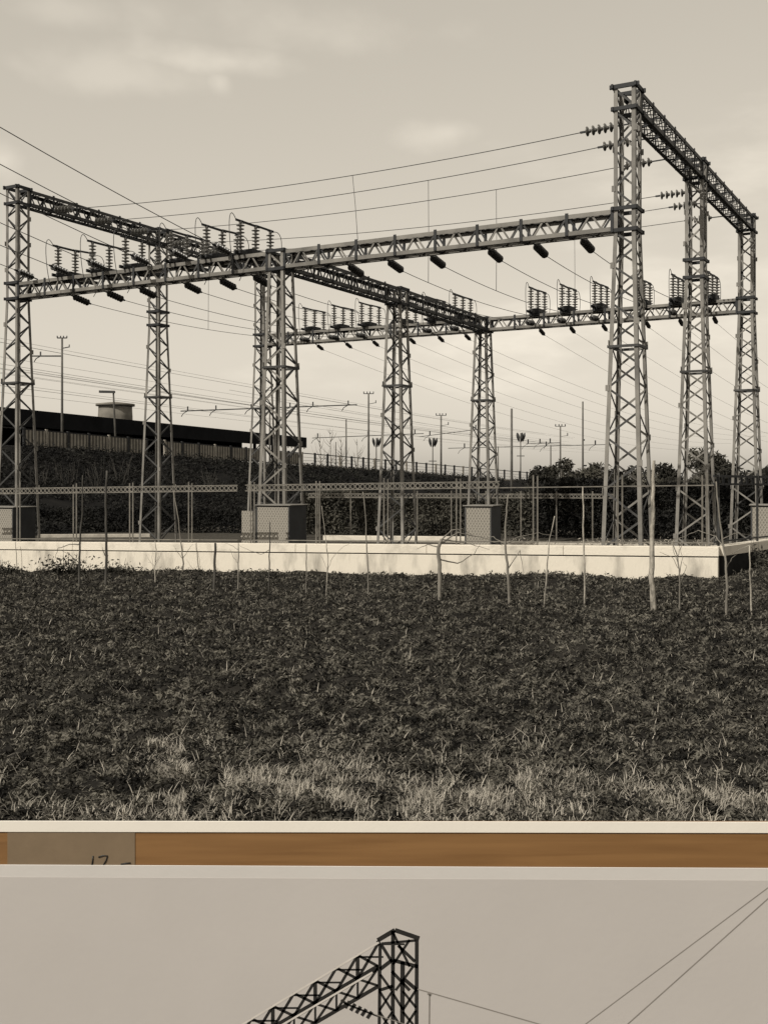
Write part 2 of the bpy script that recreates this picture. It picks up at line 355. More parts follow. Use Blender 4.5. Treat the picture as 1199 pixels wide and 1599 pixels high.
# ------------------------------------------------------------------ lattice towers
def tower(i, j, label):
    high = i != 1
    ci, cj = PP[i] + {(2, 2): .35, (1, 2): .22}.get((i, j), 0), QQ[j] - (.25 if (i, j) == (2, 2) else 0)
    c = G(ci, cj, 0); t = thing('lattice_tower', (c.x, c.y, ZG), label, 'tower', 'lattice towers of the substation gantry')
    up_ = .20 if i == 2 else -.04; B2, T2 = ZB2 + up_, ZT2 + up_
    ztop = T2 if high else ZT
    def hw(z): return .255 + max(0, (ZB - z)) / (ZB - ZG) * .255
    def corner(k, z):
        sp, sq = ((1, 1), (-1, 1), (-1, -1), (1, -1))[k]; h = hw(z); return G(ci + sp * h, cj + sq * h, z)
    for k in range(4):
        sp, sq = ((1, 1), (-1, 1), (-1, -1), (1, -1))[k]
        def leg_piece(z0, z1):
            a, b = corner(k, z0), corner(k, z1)
            x = (-sp) * dA; z = (b - a).normalized(); x = (x - z * x.dot(z)).normalized(); y = z.cross(x)
            if y.dot(-sq * dC) < 0: x, y = None, None
            if x is None:
                x = (-sq) * dC; x = (x - z * x.dot(z)).normalized(); y = z.cross(x)
            L = (b - a).length; wd = .092
            M = Matrix(((x.x * wd, y.x * wd, z.x * L, a.x), (x.y * wd, y.y * wd, z.y * L, a.y), (x.z * wd, y.z * wd, z.z * L, a.z), (0, 0, 0, 1)))
            link('leg', unit_bar('angle', 'steel'), t, M)
        leg_piece(ZG + .02, ZB)
        leg_piece(ZB, ztop)
        p = corner(k, ZG); link('footing', box_mesh('footing', (-.2, -.2, -.1), (.2, .2, .06), 'concrete', .02), t, Matrix.Translation(Vector((p.x, p.y, ZG))))
    # lacing
    def lace(z0, z1, ratio, n=None):
        zs = [z0]
        while zs[-1] < z1 - .12: zs.append(zs[-1] + 2 * hw(zs[-1]) * ratio)
        k = (z1 - z0) / (zs[-1] - z0); zs = [z0 + (z - z0) * k for z in zs]
        for f in range(4):
            a, b = f, (f + 1) % 4
            nrm_ = (corner(a, z0) + corner(b, z0)) / 2 - G(ci, cj, z0); nrm_.normalize()
            for n_ in range(len(zs) - 1):
                s0, s1 = (a, b) if (n_ + f) % 2 == 0 else (b, a)
                A = corner(s0, zs[n_]); B = corner(s1, zs[n_ + 1]); ins = nrm_ * (-.018 if n_ % 2 else -.036)
                A = A.lerp(B, .04); B = B.lerp(A, .04)
                mm = 'steel' if (n_ * 7 + f * 3 + i + j) % 7 < 1 + (i == 0) else 'steel_mid'
                bar('lacing_bar', A + ins, B + ins, .048, mm, t, nrm_.cross(B - A), 'box', .014)
                if (n_ + f) % 3 == 0: g_ = corner(s0, zs[n_]) + nrm_ * .006; bar('gusset', g_ - Vector((0, 0, .07)), g_ + Vector((0, 0, .07)), .09, 'steel', t, nrm_.cross(Vector((0, 0, 1))), 'box', .016)
    lace(ZG + .15, ZB - .02, .72)
    if high: lace(ZT + .02, B2 - .02, .85)
    lace(ZB + .03, ZT - .03, .92)
    if high: lace(B2 + .03, T2 - .03, .92)
    # horizontal frames and caps
    lv = [(5.05, .06, .02, 'steel_mid'), (ZB, .085, .06, 'steel_dark'), (ZT, .085, .06, 'steel_dark')]
    if high: lv += [(B2, .085, .06, 'steel_dark'), (T2, .095, .09, 'steel_dark')]
    for z, wd, ext, mm in lv:
        for f in range(4):
            A, B = corner(f, z), corner((f + 1) % 4, z); d = (B - A).normalized() * ext; cen = G(ci, cj, z)
            o_ = ((A + B) / 2 - cen).normalized() * (.012 + .004 * (f % 2)); dz = Vector((0, 0, .003 * f))
            bar('frame_bar', A - d + o_ + dz, B + d + o_ + dz, wd, mm, t, (0, 0, 1), 'box', .05)
    return t
TL = {(0, 0): 'tall tower at the white wall\'s corner end, joining high girder and plain low girder',
      (0, 1): 'tall middle tower under the high girder beyond the thick pale sapling',
      (0, 2): 'tall tower at the bushes end of the high girder, meeting the switch girder',
      (1, 0): 'short tower rising behind the largest mesh cabinet, where three low girders meet',
      (1, 1): 'short middle tower carrying the cross girder between the two low girders',
      (1, 2): 'short tower behind the smaller mesh cabinet where cross girder meets the rear switch girder',
      (2, 0): 'tall tower at the canopy end, joining high girder and front switch girder',
      (2, 1): 'tall middle tower under the high girder beside the round tank',
      (2, 2): 'tall rear tower standing close behind the short tower at the largest cabinet'}
for (i, j), l in TL.items(): tower(i, j, l)

# ------------------------------------------------------------------ lattice girders
def girder(a, b, z0, z1, npan, label, xstyle=False):
    """a, b: (p, q) of the two tower axes"""
    A = G(a[0], a[1], 0); B = G(b[0], b[1], 0); ax = (B - A).normalized(); n_ = Vector((-ax.y, ax.x, 0))
    L = (B - A).length; A = A + ax * .24; L -= .48
    t = thing('lattice_girder', (A.x, A.y, z0), label, 'girder', 'lattice girders of the substation gantry')
    def P(s, side, z): return Vector((A.x, A.y, 0)) + ax * s + n_ * side + Vector((0, 0, z))
    for sd in (-1, 1):
        for z, up in ((z0, 1), (z1, -1)):
            a_, b_ = P(-.02, sd * HB, z), P(L + .02, sd * HB, z)
            x = Vector((0, 0, up)); zz = ax; y = zz.cross(x)
            if y.dot(-sd * n_) < 0: x, y = -sd * n_, None
            if y is None: y = zz.cross(x)
            wd = .10; LL = (b_ - a_).length
            M = Matrix(((x.x * wd, y.x * wd, zz.x * LL, a_.x), (x.y * wd, y.y * wd, zz.y * LL, a_.y), (x.z * wd, y.z * wd, zz.z * LL, a_.z), (0, 0, 0, 1)))
            link('chord', unit_bar('angle', 'steel_mid' if xstyle else 'steel'), t, M)  # high and cross girders: shade of their unlit faces put into darker chords
    pl = L / npan
    for k in range(npan + 1):
        s = min(max(k * pl, .05), L - .05)
        for sd in (-1, 1):
            bar('post', P(s, sd * (HB + .006), z0 + .01), P(s, sd * (HB + .006), z1 + .035), .075, 'steel_dark', t, ax, 'box', .022)
        for z in (z0 + .018, z1 - .018):
            bar('cross_bar', P(s, -HB + .01, z), P(s, HB - .01, z), .05, 'steel_dark', t, (0, 0, 1), 'box', .02)
    for face in range(4):                       # two sides, bottom, top
        for k in range(npan):
            for m_ in range(4):
                s0 = (k + m_ / 4) * pl; s1 = (k + (m_ + 1) / 4) * pl
                flip = (m_ + face) % 2
                if face < 2:
                    sd = -1 if face == 0 else 1; zz = (z0 + .035, z1 - .035)
                    a_ = P(s0, sd * (HB - .022 - .01 * (m_ % 2)), zz[flip]); b_ = P(s1, sd * (HB - .022 - .01 * (m_ % 2)), zz[1 - flip]); nn = n_
                else:
                    z = z0 + .03 + .008 * (m_ % 2) if face == 2 else z1 - .03 - .008 * (m_ % 2); ww = (-HB + .03, HB - .03)
                    a_ = P(s0, ww[flip], z); b_ = P(s1, ww[1 - flip], z); nn = Vector((0, 0, 1))
                mm = 'steel' if (m_ in (1, 2)) and face < 2 and not xstyle else ('steel_mid' if (k + m_) % 3 else 'steel_dark')
                bar('lacing_bar', a_, b_, .045, mm, t, nn.cross(b_ - a_), 'box', .012)
    return t
p0, p1, p2 = PP; q0, q1, q2 = QQ
girder((p0, q0), (p1, q0), ZB, ZT, 8, 'plain low girder facing the white wall, without any switches on top')
girder((p1, q0), (p2, q0), ZB, ZT, 8, 'low girder facing the white wall, crowded with switches and strings on top')
girder((p0, q2), (p1 + .22, q2), ZB, ZT, 8, 'rear low girder with switches, ending at the tall tower by the bushes')
girder((p1 + .22, q2), (p2 + .35, q2 - .25), ZB, ZT, 8, 'rear low girder with switches, seen between the largest cabinet\'s tower and middle tower')
girder((p0, q0), (p0, q1), ZB2 - .04, ZT2 - .04, 6, 'high girder span starting at the tower by the white wall\'s corner', True)
girder((p0, q1), (p0, q2), ZB2 - .04, ZT2 - .04, 6, 'high girder span ending at the tower by the bushes', True)
girder((p1, q0), (p1, q1), ZB, ZT, 6, 'cross girder span from the largest cabinet\'s tower to the middle tower', True)
girder((p1, q1), (p1 + .22, q2), ZB, ZT, 6, 'cross girder span from the middle tower to the rear switch girder', True)
girder((p2, q0), (p2, q1), ZB2 + .2, ZT2 + .2, 6, 'high girder span starting at the canopy end tower', True)
girder((p2, q1), (p2 + .35, q2 - .25), ZB2 + .2, ZT2 + .2, 6, 'high girder span hidden behind the crowded switches of the low girder', True)

# ------------------------------------------------------------------ insulators
disc_prof = [(.022, 0), (.045, .01), (.05, .05), (.06, .055), (.105, .075), (.125, .098), (.118, .108), (.07, .102), (.03, .112), (.016, .125)]
DISC_P = lathe('disc', disc_prof, 'porcelain_dark', 12)
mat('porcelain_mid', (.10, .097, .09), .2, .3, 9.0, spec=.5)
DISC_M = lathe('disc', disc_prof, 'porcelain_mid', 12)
def string(a, direction, n, label, group, disc=DISC_P, link_len=.14, pitch=.125, sc=.86):
    """tension insulator string from hook a; returns its live end"""
    d = Vector(direction).normalized(); a = Vector(a); pitch *= sc
    t = thing('insulator_string', a, label, 'insulator', group)
    bar('link', a - d * .03, a + d * (link_len + .02), .03, 'steel_dark', t, (0, 0, 1))
    for k in range(n): link('disc', disc, t, axis_matrix(a + d * (link_len + k * pitch), d, sc))
    e = a + d * (link_len + n * pitch)
    bar('clamp', e - d * .01, e + d * .13, .045, 'steel_dark', t, (0, 0, 1))
    return e + d * .11
def wire(pts, label, group, r=.009, m='wire', name='wire'):
    return add_prop(tube(name, pts, r, m, None, 5), label, 'wire', group)
UA_R = [553, 615, 681, 771, 842, 915]; UA_L = [124, 177, 228, 298, 353, 405]
PA_R = [p_at(u, .55) for u in UA_R]; PA_L = [p_at(u, .55) for u in UA_L]
DOWN = Vector((0, 0, -1))
LOWER = []
def span_wires(ps, bay, lab_s, lab_w, lab_b):
    for p in ps:
        e = string(G(p, .18, ZB + .01), dC + DOWN * .17, 6, lab_s, 'strings under the low girder facing the wall, ' + bay)
        pb = p
        f = string(G(pb, q2 - HB, ZB + .14), -dC + DOWN * .06, 5, lab_b, 'strings on the wall side of the rear girder, ' + bay)
        LOWER.append(sag(e, f, .22)); wire(LOWER[-1], lab_w, 'wires spanning between the two low girders, ' + bay)
span_wires(PA_R, 'plain bay', 'dark insulator string hanging under the plain low girder', 'thin wire from under the plain low girder back to the rear switch girder', 'dark insulator string on the rear girder, wired to the plain low girder')
span_wires(PA_L, 'switch bay', 'dark insulator string hanging under the crowded switch girder', 'thin wire from under the crowded switch girder back to the rear girder', 'dark insulator string on the rear girder, wired to the crowded switch girder')
# outgoing wires behind the rear girder, dropping towards the railway
for bay, ps in (('bushes side', PA_R), ('canopy side', PA_L)):
    for k, p in enumerate(ps):
        e = string(G(p, q2 + .2, ZB + .01), dC + DOWN * .30, 5, 'dark insulator string under the rear girder\'s %s bay, pointing to the railway' % ('bushes' if bay[0] == 'b' else 'canopy'), 'railway strings, ' + bay, sc=.62)
        far = G(p - 2.0, q2 + 62, 4.6 + .3 * k)
        wire(sag(e, far, 1.1), 'thin wire falling from the rear girder\'s %s bay towards the railway' % ('bushes' if bay[0] == 'b' else 'canopy'), 'outgoing wires, ' + bay, .0055, 'wire_pale')
# six incoming wires over the field onto the crowded girder
for k, u in enumerate((30, 84, 142, 210, 270, 338)):
    p = p_at(u, -.9); rise = .25
    e = string(G(p, -.15, ZT + .05), -dC + Vector((0, 0, .16)), 6, 'thick dark insulator string on top of the crowded switch girder, facing the field', 'incoming strings on the crowded switch girder')
    far = G(p, -40, e.z + 40 * .255)
    wire(sag(e, far, 1.3, 26), 'incoming wire rising over the field from the crowded switch girder', 'incoming wires over the field', .011)
# wires between the two high girders with droppers
UD = [984, 1008, 1040, 1090, 1108, 1130]
UC1 = [80, 143, 200, 262, 310, 352]
wpts = []
for k in range(6):
    qa = q_at(UD[k], HB); qb = q_at(UC1[k], p2 - HB); qa = max(qa, .0)
    a = G(HB, qa, ZB2 + .01); b = G(p2 - HB, qb, ZB2 + .24)
    d = (b - a).normalized()
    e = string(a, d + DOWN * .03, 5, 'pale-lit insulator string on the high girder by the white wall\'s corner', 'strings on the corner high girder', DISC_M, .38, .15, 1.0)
    f = string(b, -d + DOWN * .05, 5, 'insulator string on the high girder beside the canopy', 'strings on the canopy high girder', DISC_M, .2, .15, 1.0)
    pts = sag(e, f, .25, 24); wpts.append(pts)
    wire(pts, 'long wire strung between the two high girders', 'wires between the high girders', .011)
def pt_on(pts, u):
    for a, b in zip(pts[:-1], pts[1:]):
        ua, ub = 600 + F * a.x / a.y, 600 + F * b.x / b.y
        if min(ua, ub) <= u <= max(ua, ub) and abs(ub - ua) > 1e-6: return a.lerp(b, (u - ua) / (ub - ua))
    return pts[len(pts) // 2].copy()
def dropper(top, low, label):
    add_prop(tube('dropper_wire', [top, top.lerp(low, .5) + Vector((.01, 0, 0)), low], .008, 'wire', None, 5), label, 'wire', 'vertical dropper wires')
    return
def crossing(up, u):
    """where an upper wire passes over a lower wire, the crossing seen nearest the given bearing"""
    best = None
    for lo in LOWER:
        for a, b in zip(up[:-1], up[1:]):
            for c, d in zip(lo[:-1], lo[1:]):
                r, s_ = b - a, d - c; den = r.x * s_.y - r.y * s_.x
                if abs(den) < 1e-9: continue
                t_ = ((c.x - a.x) * s_.y - (c.y - a.y) * s_.x) / den; w_ = ((c.x - a.x) * r.y - (c.y - a.y) * r.x) / den
                if 0 <= t_ <= 1 and 0 <= w_ <= 1:
                    P_, Q_ = a + r * t_, c + s_ * w_; du = abs(600 + F * P_.x / P_.y - u)
                    if best is None or du < best[0]: best = (du, P_, Q_)
    return best
a = pt_on(wpts[0], 551); dropper(a, G(p_at(559, -HB), -HB, ZT + .02), 'dropper wire meeting the plain low girder near the short tower')
DL = {1: 'dropper wire hanging from the second high wire between the two high girders', 2: 'dropper wire hanging from the third high wire between the two high girders', 3: 'dropper wire hanging below the crowded switch girder beside the tank tower', 4: 'short dropper wire beside the canopy high girder', 5: 'dropper wire behind the plain low girder near the corner tower'}
for k, u in ((1, 660), (2, 765), (3, 343), (4, 400), (5, 915)):
    c_ = crossing(wpts[k], u)
    if c_: dropper(c_[1], c_[2], DL[k])

# post insulators and disconnecting switches
pp_ = [(.05, 0), (.055, .05), (.05, .07)]
z = .08
for k in range(7):
    pp_ += [(.034, z), (.036, z + .022), (.118 if k % 2 == 0 else .105, z + .04), (.120 if k % 2 == 0 else .107, z + .052), (.045, z + .07), (.034, z + .085)]; z += .098
pp_ += [(.045, z), (.048, z + .05), (.02, z + .06)]
POST = lathe('post_insulator', pp_, 'porcelain', 14); POST_H = z + .055
def switch(p, q, label, group, tilt):
    base = G(p, q, ZT); t = thing('disconnecting_switch', base, label, 'switch', group)
    for sd in (-.09, .09):
        bar('base_channel', G(p + sd, q - .88, ZT + .05), G(p + sd, q + .88, ZT + .05), .09, 'steel_dark', t, (0, 0, 1), 'box', .05)
    for dq in (-.3, .3):
        bar('base_bracket', G(p - .2, q + dq, ZT + .01), G(p + .2, q + dq, ZT + .01), .16, 'steel_dark', t, (0, 0, 1), 'box', .1)
    link('drive_box', box_mesh('drive_box', (-.2, -.3, -.1), (.2, .34, .19), 'steel_dark', .015), t, Matrix.Translation(G(p, q - .12, ZT + .02)) @ Matrix.Rotation(-TH, 4, 'Z'))
    tops = []
    for dq in (-.72, 0, .72):
        b = G(p, q + dq, ZT + .09); po = link('post_insulator', POST, t, Matrix.Translation(b)); tp = b + Vector((0, 0, POST_H)); tops.append(tp)
        bar('contact', tp - dA * .07, tp + dA * .07 + Vector((0, 0, .05)), .06, 'steel_dark', po, (0, 0, 1), 'box', .06)
    up = Vector((0, 0, .02))
    bar('blade', tops[0] - dC * .22 + up, tops[1] + dC * .18 + up, .06, 'steel_dark', t, (0, 0, 1), 'box', .03)
    bar('blade', tops[1] + up * 1.8, tops[2] + dC * .16 + up * 1.8 + Vector((0, 0, tilt)), .055, 'steel_dark', t, (0, 0, 1), 'box', .03)
    # jumper loops
    a = tops[0] - dC * .2 + up; low = G(p + .05, q - .95, ZB + .1)
    loop = []
    for i_ in range(13):
        f_ = i_ / 12; an = math.pi * (.5 + .0) * f_
        loop.append(a.lerp(low, 1 - math.cos(an)) + Vector((0, 0, .30 * math.sin(math.pi * min(1, f_ * 1.25)) if f_ < .8 else 0)) - dC * .28 * math.sin(math.pi * f_))
    tube('jumper', loop, .011, 'wire', t, 5)
    a = tops[2] + dC * .14 + up; low = G(p - .05, q + .75, ZB + .1)
    loop = [a.lerp(low, 1 - math.cos(math.pi * .5 * f_)) + dC * .45 * math.sin(math.pi * f_) + Vector((0, 0, .10 * math.sin(math.pi * min(1, 1.6 * f_)) if f_ < .62 else 0)) for f_ in [i_ / 12 for i_ in range(13)]]
    tube('jumper', loop, .011, 'wire', t, 5)
    return t
for k, p in enumerate(PA_L): switch(p + .02, .42, 'three-post disconnecting switch on the crowded low girder facing the white wall', 'switches on the front low girder', .0 if k % 2 else .05)
for p in PA_R: switch(p, q2 + .1, 'three-post disconnecting switch on the rear girder between cross girder and bushes', 'switches on the rear girder, bushes bay', .03)
for p in PA_L: switch(p, q2 + .1, 'three-post disconnecting switch on the rear girder towards the canopy', 'switches on the rear girder, canopy bay', .02)

# ------------------------------------------------------------------ mesh cabinets behind the fence
def mesh_cladding():
    m = bpy.data.materials.new('mesh_cladding'); m.use_nodes = True; t = m.node_tree; b = t.nodes['Principled BSDF']; b.inputs['Roughness'].default_value = .8
    tcn = N(t, 'ShaderNodeTexCoord'); sp = N(t, 'ShaderNodeSeparateXYZ'); t.links.new(tcn.outputs['Object'], sp.inputs[0])
    ad = N(t, 'ShaderNodeMath', operation='ADD'); t.links.new(sp.outputs[0], ad.inputs[0]); t.links.new(sp.outputs[1], ad.inputs[1])
    def wv(sign):
        k = N(t, 'ShaderNodeMath', operation='MULTIPLY_ADD'); t.links.new(sp.outputs[2], k.inputs[0]); k.inputs[1].default_value = sign * .62; t.links.new(ad.outputs[0], k.inputs[2])
        s = N(t, 'ShaderNodeMath', operation='MULTIPLY'); t.links.new(k.outputs[0], s.inputs[0]); s.inputs[1].default_value = 44
        si = N(t, 'ShaderNodeMath', operation='SINE'); t.links.new(s.outputs[0], si.inputs[0])
        ab = N(t, 'ShaderNodeMath', operation='ABSOLUTE'); t.links.new(si.outputs[0], ab.inputs[0]); return ab.outputs[0]
    mn = N(t, 'ShaderNodeMath', operation='MINIMUM'); t.links.new(wv(1), mn.inputs[0]); t.links.new(wv(-1), mn.inputs[1])
    rp = N(t, 'ShaderNodeValToRGB'); rp.color_ramp.elements[0].position = .12; rp.color_ramp.elements[1].position = .5
    rp.color_ramp.elements[0].color = (*sep(.30), 1); rp.color_ramp.elements[1].color = (*sep(.17), 1)
    t.links.new(mn.outputs[0], rp.inputs[0]); t.links.new(rp.outputs[0], b.inputs['Base Color'])
    bp = N(t, 'ShaderNodeBump'); bp.inputs['Strength'].default_value = .6; bp.inputs['Distance'].default_value = .015; bp.invert = True
    t.links.new(mn.outputs[0], bp.inputs['Height']); t.links.new(bp.outputs[0], b.inputs['Normal']); MATS['mesh_cladding'] = m
mesh_cladding()
def cabinet(u_l, u_r, v_top, off, dep, label, leaf=False):
    sl, sr = s_at(u_l, off), s_at(u_r, off); base = wall_pt(sl, off); wd = (sl - sr); D = wall_pt(sr, off).y
    ztop = EYE + (HOR - v_top) / F * D
    t = thing('mesh_cabinet', (base.x, base.y, ZG), label, 'cabinet', 'cabinets behind the fence')
    xd = -WD
    oriented('body', base, xd, wd, dep, ZG, ztop, 'steel_dark', t, .01)  # near-black body: the shade on the cabinet's side is put into its colour
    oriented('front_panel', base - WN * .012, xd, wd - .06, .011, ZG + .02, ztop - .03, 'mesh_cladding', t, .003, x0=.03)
    oriented('roof_plate', base - WN * .05 - xd * .04, xd, wd + .08, dep + .09, ztop, ztop + .025, 'steel', t, .005)
    for x in (.0, wd - .035): oriented('corner_post', base - WN * .02, xd, .035, .019, ZG + .01, ztop - .005, 'steel_mid', t, .003, x0=x)
    if leaf:
        oriented('side_leaf', base - xd * .40, xd, .30, .03, ZG, ztop - .13, 'mesh_cladding', t, .004)
        oriented('leaf_post', base - xd * .065, xd, .04, .04, ZG, ztop - .1, 'steel', t, .004)
    return t
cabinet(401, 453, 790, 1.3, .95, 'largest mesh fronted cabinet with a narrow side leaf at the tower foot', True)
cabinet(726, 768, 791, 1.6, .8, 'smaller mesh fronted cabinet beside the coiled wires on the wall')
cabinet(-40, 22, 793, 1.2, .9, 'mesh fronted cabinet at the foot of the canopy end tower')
cabinet(1172, 1225, 790, 4.6, 1.0, 'mesh fronted cabinet beyond the wall corner in front of bushes')

# ------------------------------------------------------------------ kerbs and far fence inside the compound
def strip(name, a, b, wd, z0, z1, m, label, cat, parent=None):
    a = Vector(a); b = Vector(b); d = (b - a); o = oriented(name, a, d, d.length, wd, z0, z1, m, parent, .01)
    return add_prop(o, label, cat) if label else o
def gp(u, D): return ((u - 600) / F * D, D, 0)
strip('low_kerb', gp(505, 44.0), gp(735, 43.0), .3, ZG - .05, ZG + .22, 'coping', 'low white concrete kerb behind the middle tower in the yard', 'kerb')
strip('low_kerb', gp(790, 40.5), gp(1060, 38.5), .3, ZG - .05, ZG + .16, 'concrete', 'low grey concrete kerb between smaller cabinet and corner towers', 'kerb')
strip('low_kerb', gp(60, 46.5), gp(235, 47.0), .2, ZG - .05, ZG + .14, 'concrete', 'thin concrete kerb beside the foot of the tank tower', 'kerb')
fb = thing('ring_fence', gp(480, 47.5), 'distant ring-topped rail fence in front of the clipped hedge', 'fence'); fb.location.z = ZG; bpy.context.view_layer.update()
for nm, dz in (('top_rail', 1.36), ('under_rail', 1.20)):
    bar(nm, Vector(gp(482, 47.5)) + Vector((0, 0, dz)), Vector(gp(965, 44.5)) + Vector((0, 0, dz + .02)), .035, 'fence_paint', fb, (0, 0, 1))
V = []; Fs = []; A_, B_ = Vector(gp(482, 47.5)), Vector(gp(965, 44.5)); n = 88; seg = 8
dd = (B_ - A_).normalized(); nn = Vector((-dd.y, dd.x, 0))
for i in range(n):
    c = A_.lerp(B_, (i + .5) / n) + Vector((0, 0, 1.285))
    for o_, rr in ((-.012, .075), (-.012, .05), (.012, .075), (.012, .05)):
        for k in range(seg): a = 2 * math.pi * k / seg; V.append(c + dd * rr * math.cos(a) + nn * o_ + Vector((0, 0, rr * math.sin(a))) - origin(fb))
    b = i * seg * 4
    for k in range(seg):
        k2 = (k + 1) % seg
        Fs += [(b + k, b + seg + k, b + seg + k2, b + k2), (b + 2 * seg + k, b + 2 * seg + k2, b + 3 * seg + k2, b + 3 * seg + k), (b + k, b + k2, b + 2 * seg + k2, b + 2 * seg + k), (b + seg + k, b + 3 * seg + k, b + 3 * seg + k2, b + seg + k2)]
add_prop(link('ring_row', mesh_pd('ring_row', V, Fs, 'fence_paint'), fb, Matrix.Translation(origin(fb))), kind='stuff')
for k in range(9):
    c = A_.lerp(B_, (k + .3) / 9.0); bar('post', c + Vector((0, 0, ZG - .02)), c + Vector((0, 0, 1.5)), .05, 'fence_paint', fb, (1, 0, 0))

# ------------------------------------------------------------------ embankment, ramp with parapet, canopy, tank
RA = at(-160, 652, 54); RB = at(845, 739.5, 109)          # line of the parapet top
def ramp_pt(f, off=0.0):
    d = (RB - RA); n_ = Vector((-d.y, d.x, 0)).normalized(); return RA + d * f + n_ * off
PH = .98
V = []; nseg = 40
prof = [(-11, 0), (-8, 0), (-5, 0), (-2.6, 0), (-.9, 0), (-.25, 0), (4.5, 0)]
for i in range(nseg + 1):
    f = i / nseg * 1.35 - .15
    for off, dz in prof:
        b = ramp_pt(f, off); zt_ = ramp_pt(f).z - PH
        frac = {-11: 0, -8: .14, -5: .42, -2.6: .75, -.9: .97, -.25: 1, 4.5: 1}[off]
        zz = -.62 + (zt_ + .62) * frac + (random.uniform(-.12, .12) if 0 < frac < .95 else 0)
        V.append((b.x, b.y, zz))
m_ = len(prof); Fs = []
for i in range(nseg):
    for k in range(m_ - 1): Fs.append((i * m_ + k, (i + 1) * m_ + k, (i + 1) * m_ + k + 1, i * m_ + k + 1))
add_prop(link('embankment', mesh_pd('embankment', V, Fs, 'earth', True)), kind='structure')
pr = thing('parapet', ramp_pt(0) - Vector((0, 0, PH)), 'parapet of ribbed panels turning to open railing along the descending ramp', 'parapet')
NP = 46
for k in range(NP):
    f0, f1 = k / NP, (k + 1) / NP; a, b = ramp_pt(f0), ramp_pt(f1)
    def quadbox(name, a, b, zlo, zhi, th, m):
        d = (b - a); n_ = Vector((-d.y, d.x, 0)).normalized() * th
        vs = []
        for p, z_ in ((a, zlo), (b, zlo), (b, zhi), (a, zhi)): vs.append(Vector((p.x, p.y, p.z + z_)) - n_ - origin(pr))
        for p, z_ in ((a, zlo), (b, zlo), (b, zhi), (a, zhi)): vs.append(Vector((p.x, p.y, p.z + z_)) + n_ - origin(pr))
        return link(name, mesh_pd(name, vs, [(0, 1, 2, 3), (7, 6, 5, 4), (0, 4, 5, 1), (1, 5, 6, 2), (2, 6, 7, 3), (3, 7, 4, 0)], m), pr, Matrix.Translation(origin(pr)))
    d = (b - a).normalized()
    if k % 7 != 4 and k < 21: quadbox('panel', a + d * .1, b - d * .06, -PH + .08, -.06, .03, 'ribbed')
    bar('post', a - Vector((0, 0, PH + .1)), a + Vector((0, 0, .07)), .12, 'steel_dark' if k % 3 else 'panel', pr, d)
    if k >= 21:
        for dz in (.30, .55, .78): bar('railing_wire', a - Vector((0, 0, dz)), b - Vector((0, 0, dz + random.uniform(-.04, .04))), .02, 'steel_mid', pr, (0, 0, 1))
        bar('plinth', a - Vector((0, 0, PH - .06)), b - Vector((0, 0, PH - .06)), .16, 'panel', pr, (0, 0, 1))
    bar('rail', a - Vector((0, 0, .02)), b - Vector((0, 0, .02)), .06, 'steel_dark', pr, (0, 0, 1))
# station canopy
CA = at(-70, 627, 72); CB = at(478, 683, 133); zr = 7.05
cn = thing('station_canopy', (CA.x, CA.y, 3.3), 'long dark flat station canopy above the ramp parapet', 'canopy')
def canopy_box(name, o0, o1, z0, z1, m, f0=0.0, f1=1.0):
    d = (CB - CA); d.z = 0; n_ = Vector((-d.y, d.x, 0)).normalized(); P = [CA + d * f0 + n_ * o0, CA + d * f1 + n_ * o0, CA + d * f1 + n_ * o1, CA + d * f0 + n_ * o1]
    vs = [Vector((p.x, p.y, zz)) - origin(cn) for zz in (z0, z1) for p in P]
    return link(name, mesh_pd(name, vs, [(3, 2, 1, 0), (4, 5, 6, 7), (0, 1, 5, 4), (1, 2, 6, 5), (2, 3, 7, 6), (3, 0, 4, 7)], m), cn, Matrix.Translation(origin(cn)))
canopy_box('fascia', -.12, 0, zr - 1.25, zr, 'roof_dark'); canopy_box('roof_slab', 0, 7, zr - .5, zr - .05, 'roof_dark')
canopy_box('back_wall', 6.4, 6.7, 2.9, zr - .5, 'roof_dark', 0, .93)
for k in range(12): canopy_box('column', 2.8, 3.1, 2.9, zr - .5, 'roof_dark', k / 12 + .03, k / 12 + .034)
for k in range(10): canopy_box('hanging_lamp', -.2, -.13, zr - 1.42, zr - 1.22, 'panel', .84 + k * .016, .84 + k * .016 + .003)
pf = bpy.data.meshes.new('platform'); 
dv = (CB - CA); dv.z = 0; nv = Vector((-dv.y, dv.x, 0)).normalized()
P = [CA - dv * .3 - nv * 6, CB + dv * .3 - nv * 6, CB + dv * .3 + nv * 14, CA - dv * .3 + nv * 14]
pf.from_pydata([(p.x, p.y, z_) for z_ in (-.7, 2.95) for p in P], [], [(3, 2, 1, 0), (4, 5, 6, 7), (0, 1, 5, 4), (1, 2, 6, 5), (2, 3, 7, 6), (3, 0, 4, 7)]); pf.materials.append(MATS['earth'])
add_prop(link('platform', pf), kind='structure')
# round tank with a flat cap
tb = at(181, 655, 100); tk = thing('round_tank', (tb.x, tb.y, 2.8), 'squat round tank with an overhanging lid behind the canopy', 'tank')
link('drum', lathe('drum', [(1.55, 0), (1.55, 4.9), (1.50, 5.9)], 'tank', 32), tk, Matrix.Translation(tb * 1 - Vector((0, 0, tb.z - 2.8))))
link('lid', lathe('lid', [(1.5, 0), (1.75, .03), (1.75, .22), (.2, .42)], 'tank', 32), tk, Matrix.Translation(Vector((tb.x, tb.y, 8.65))))

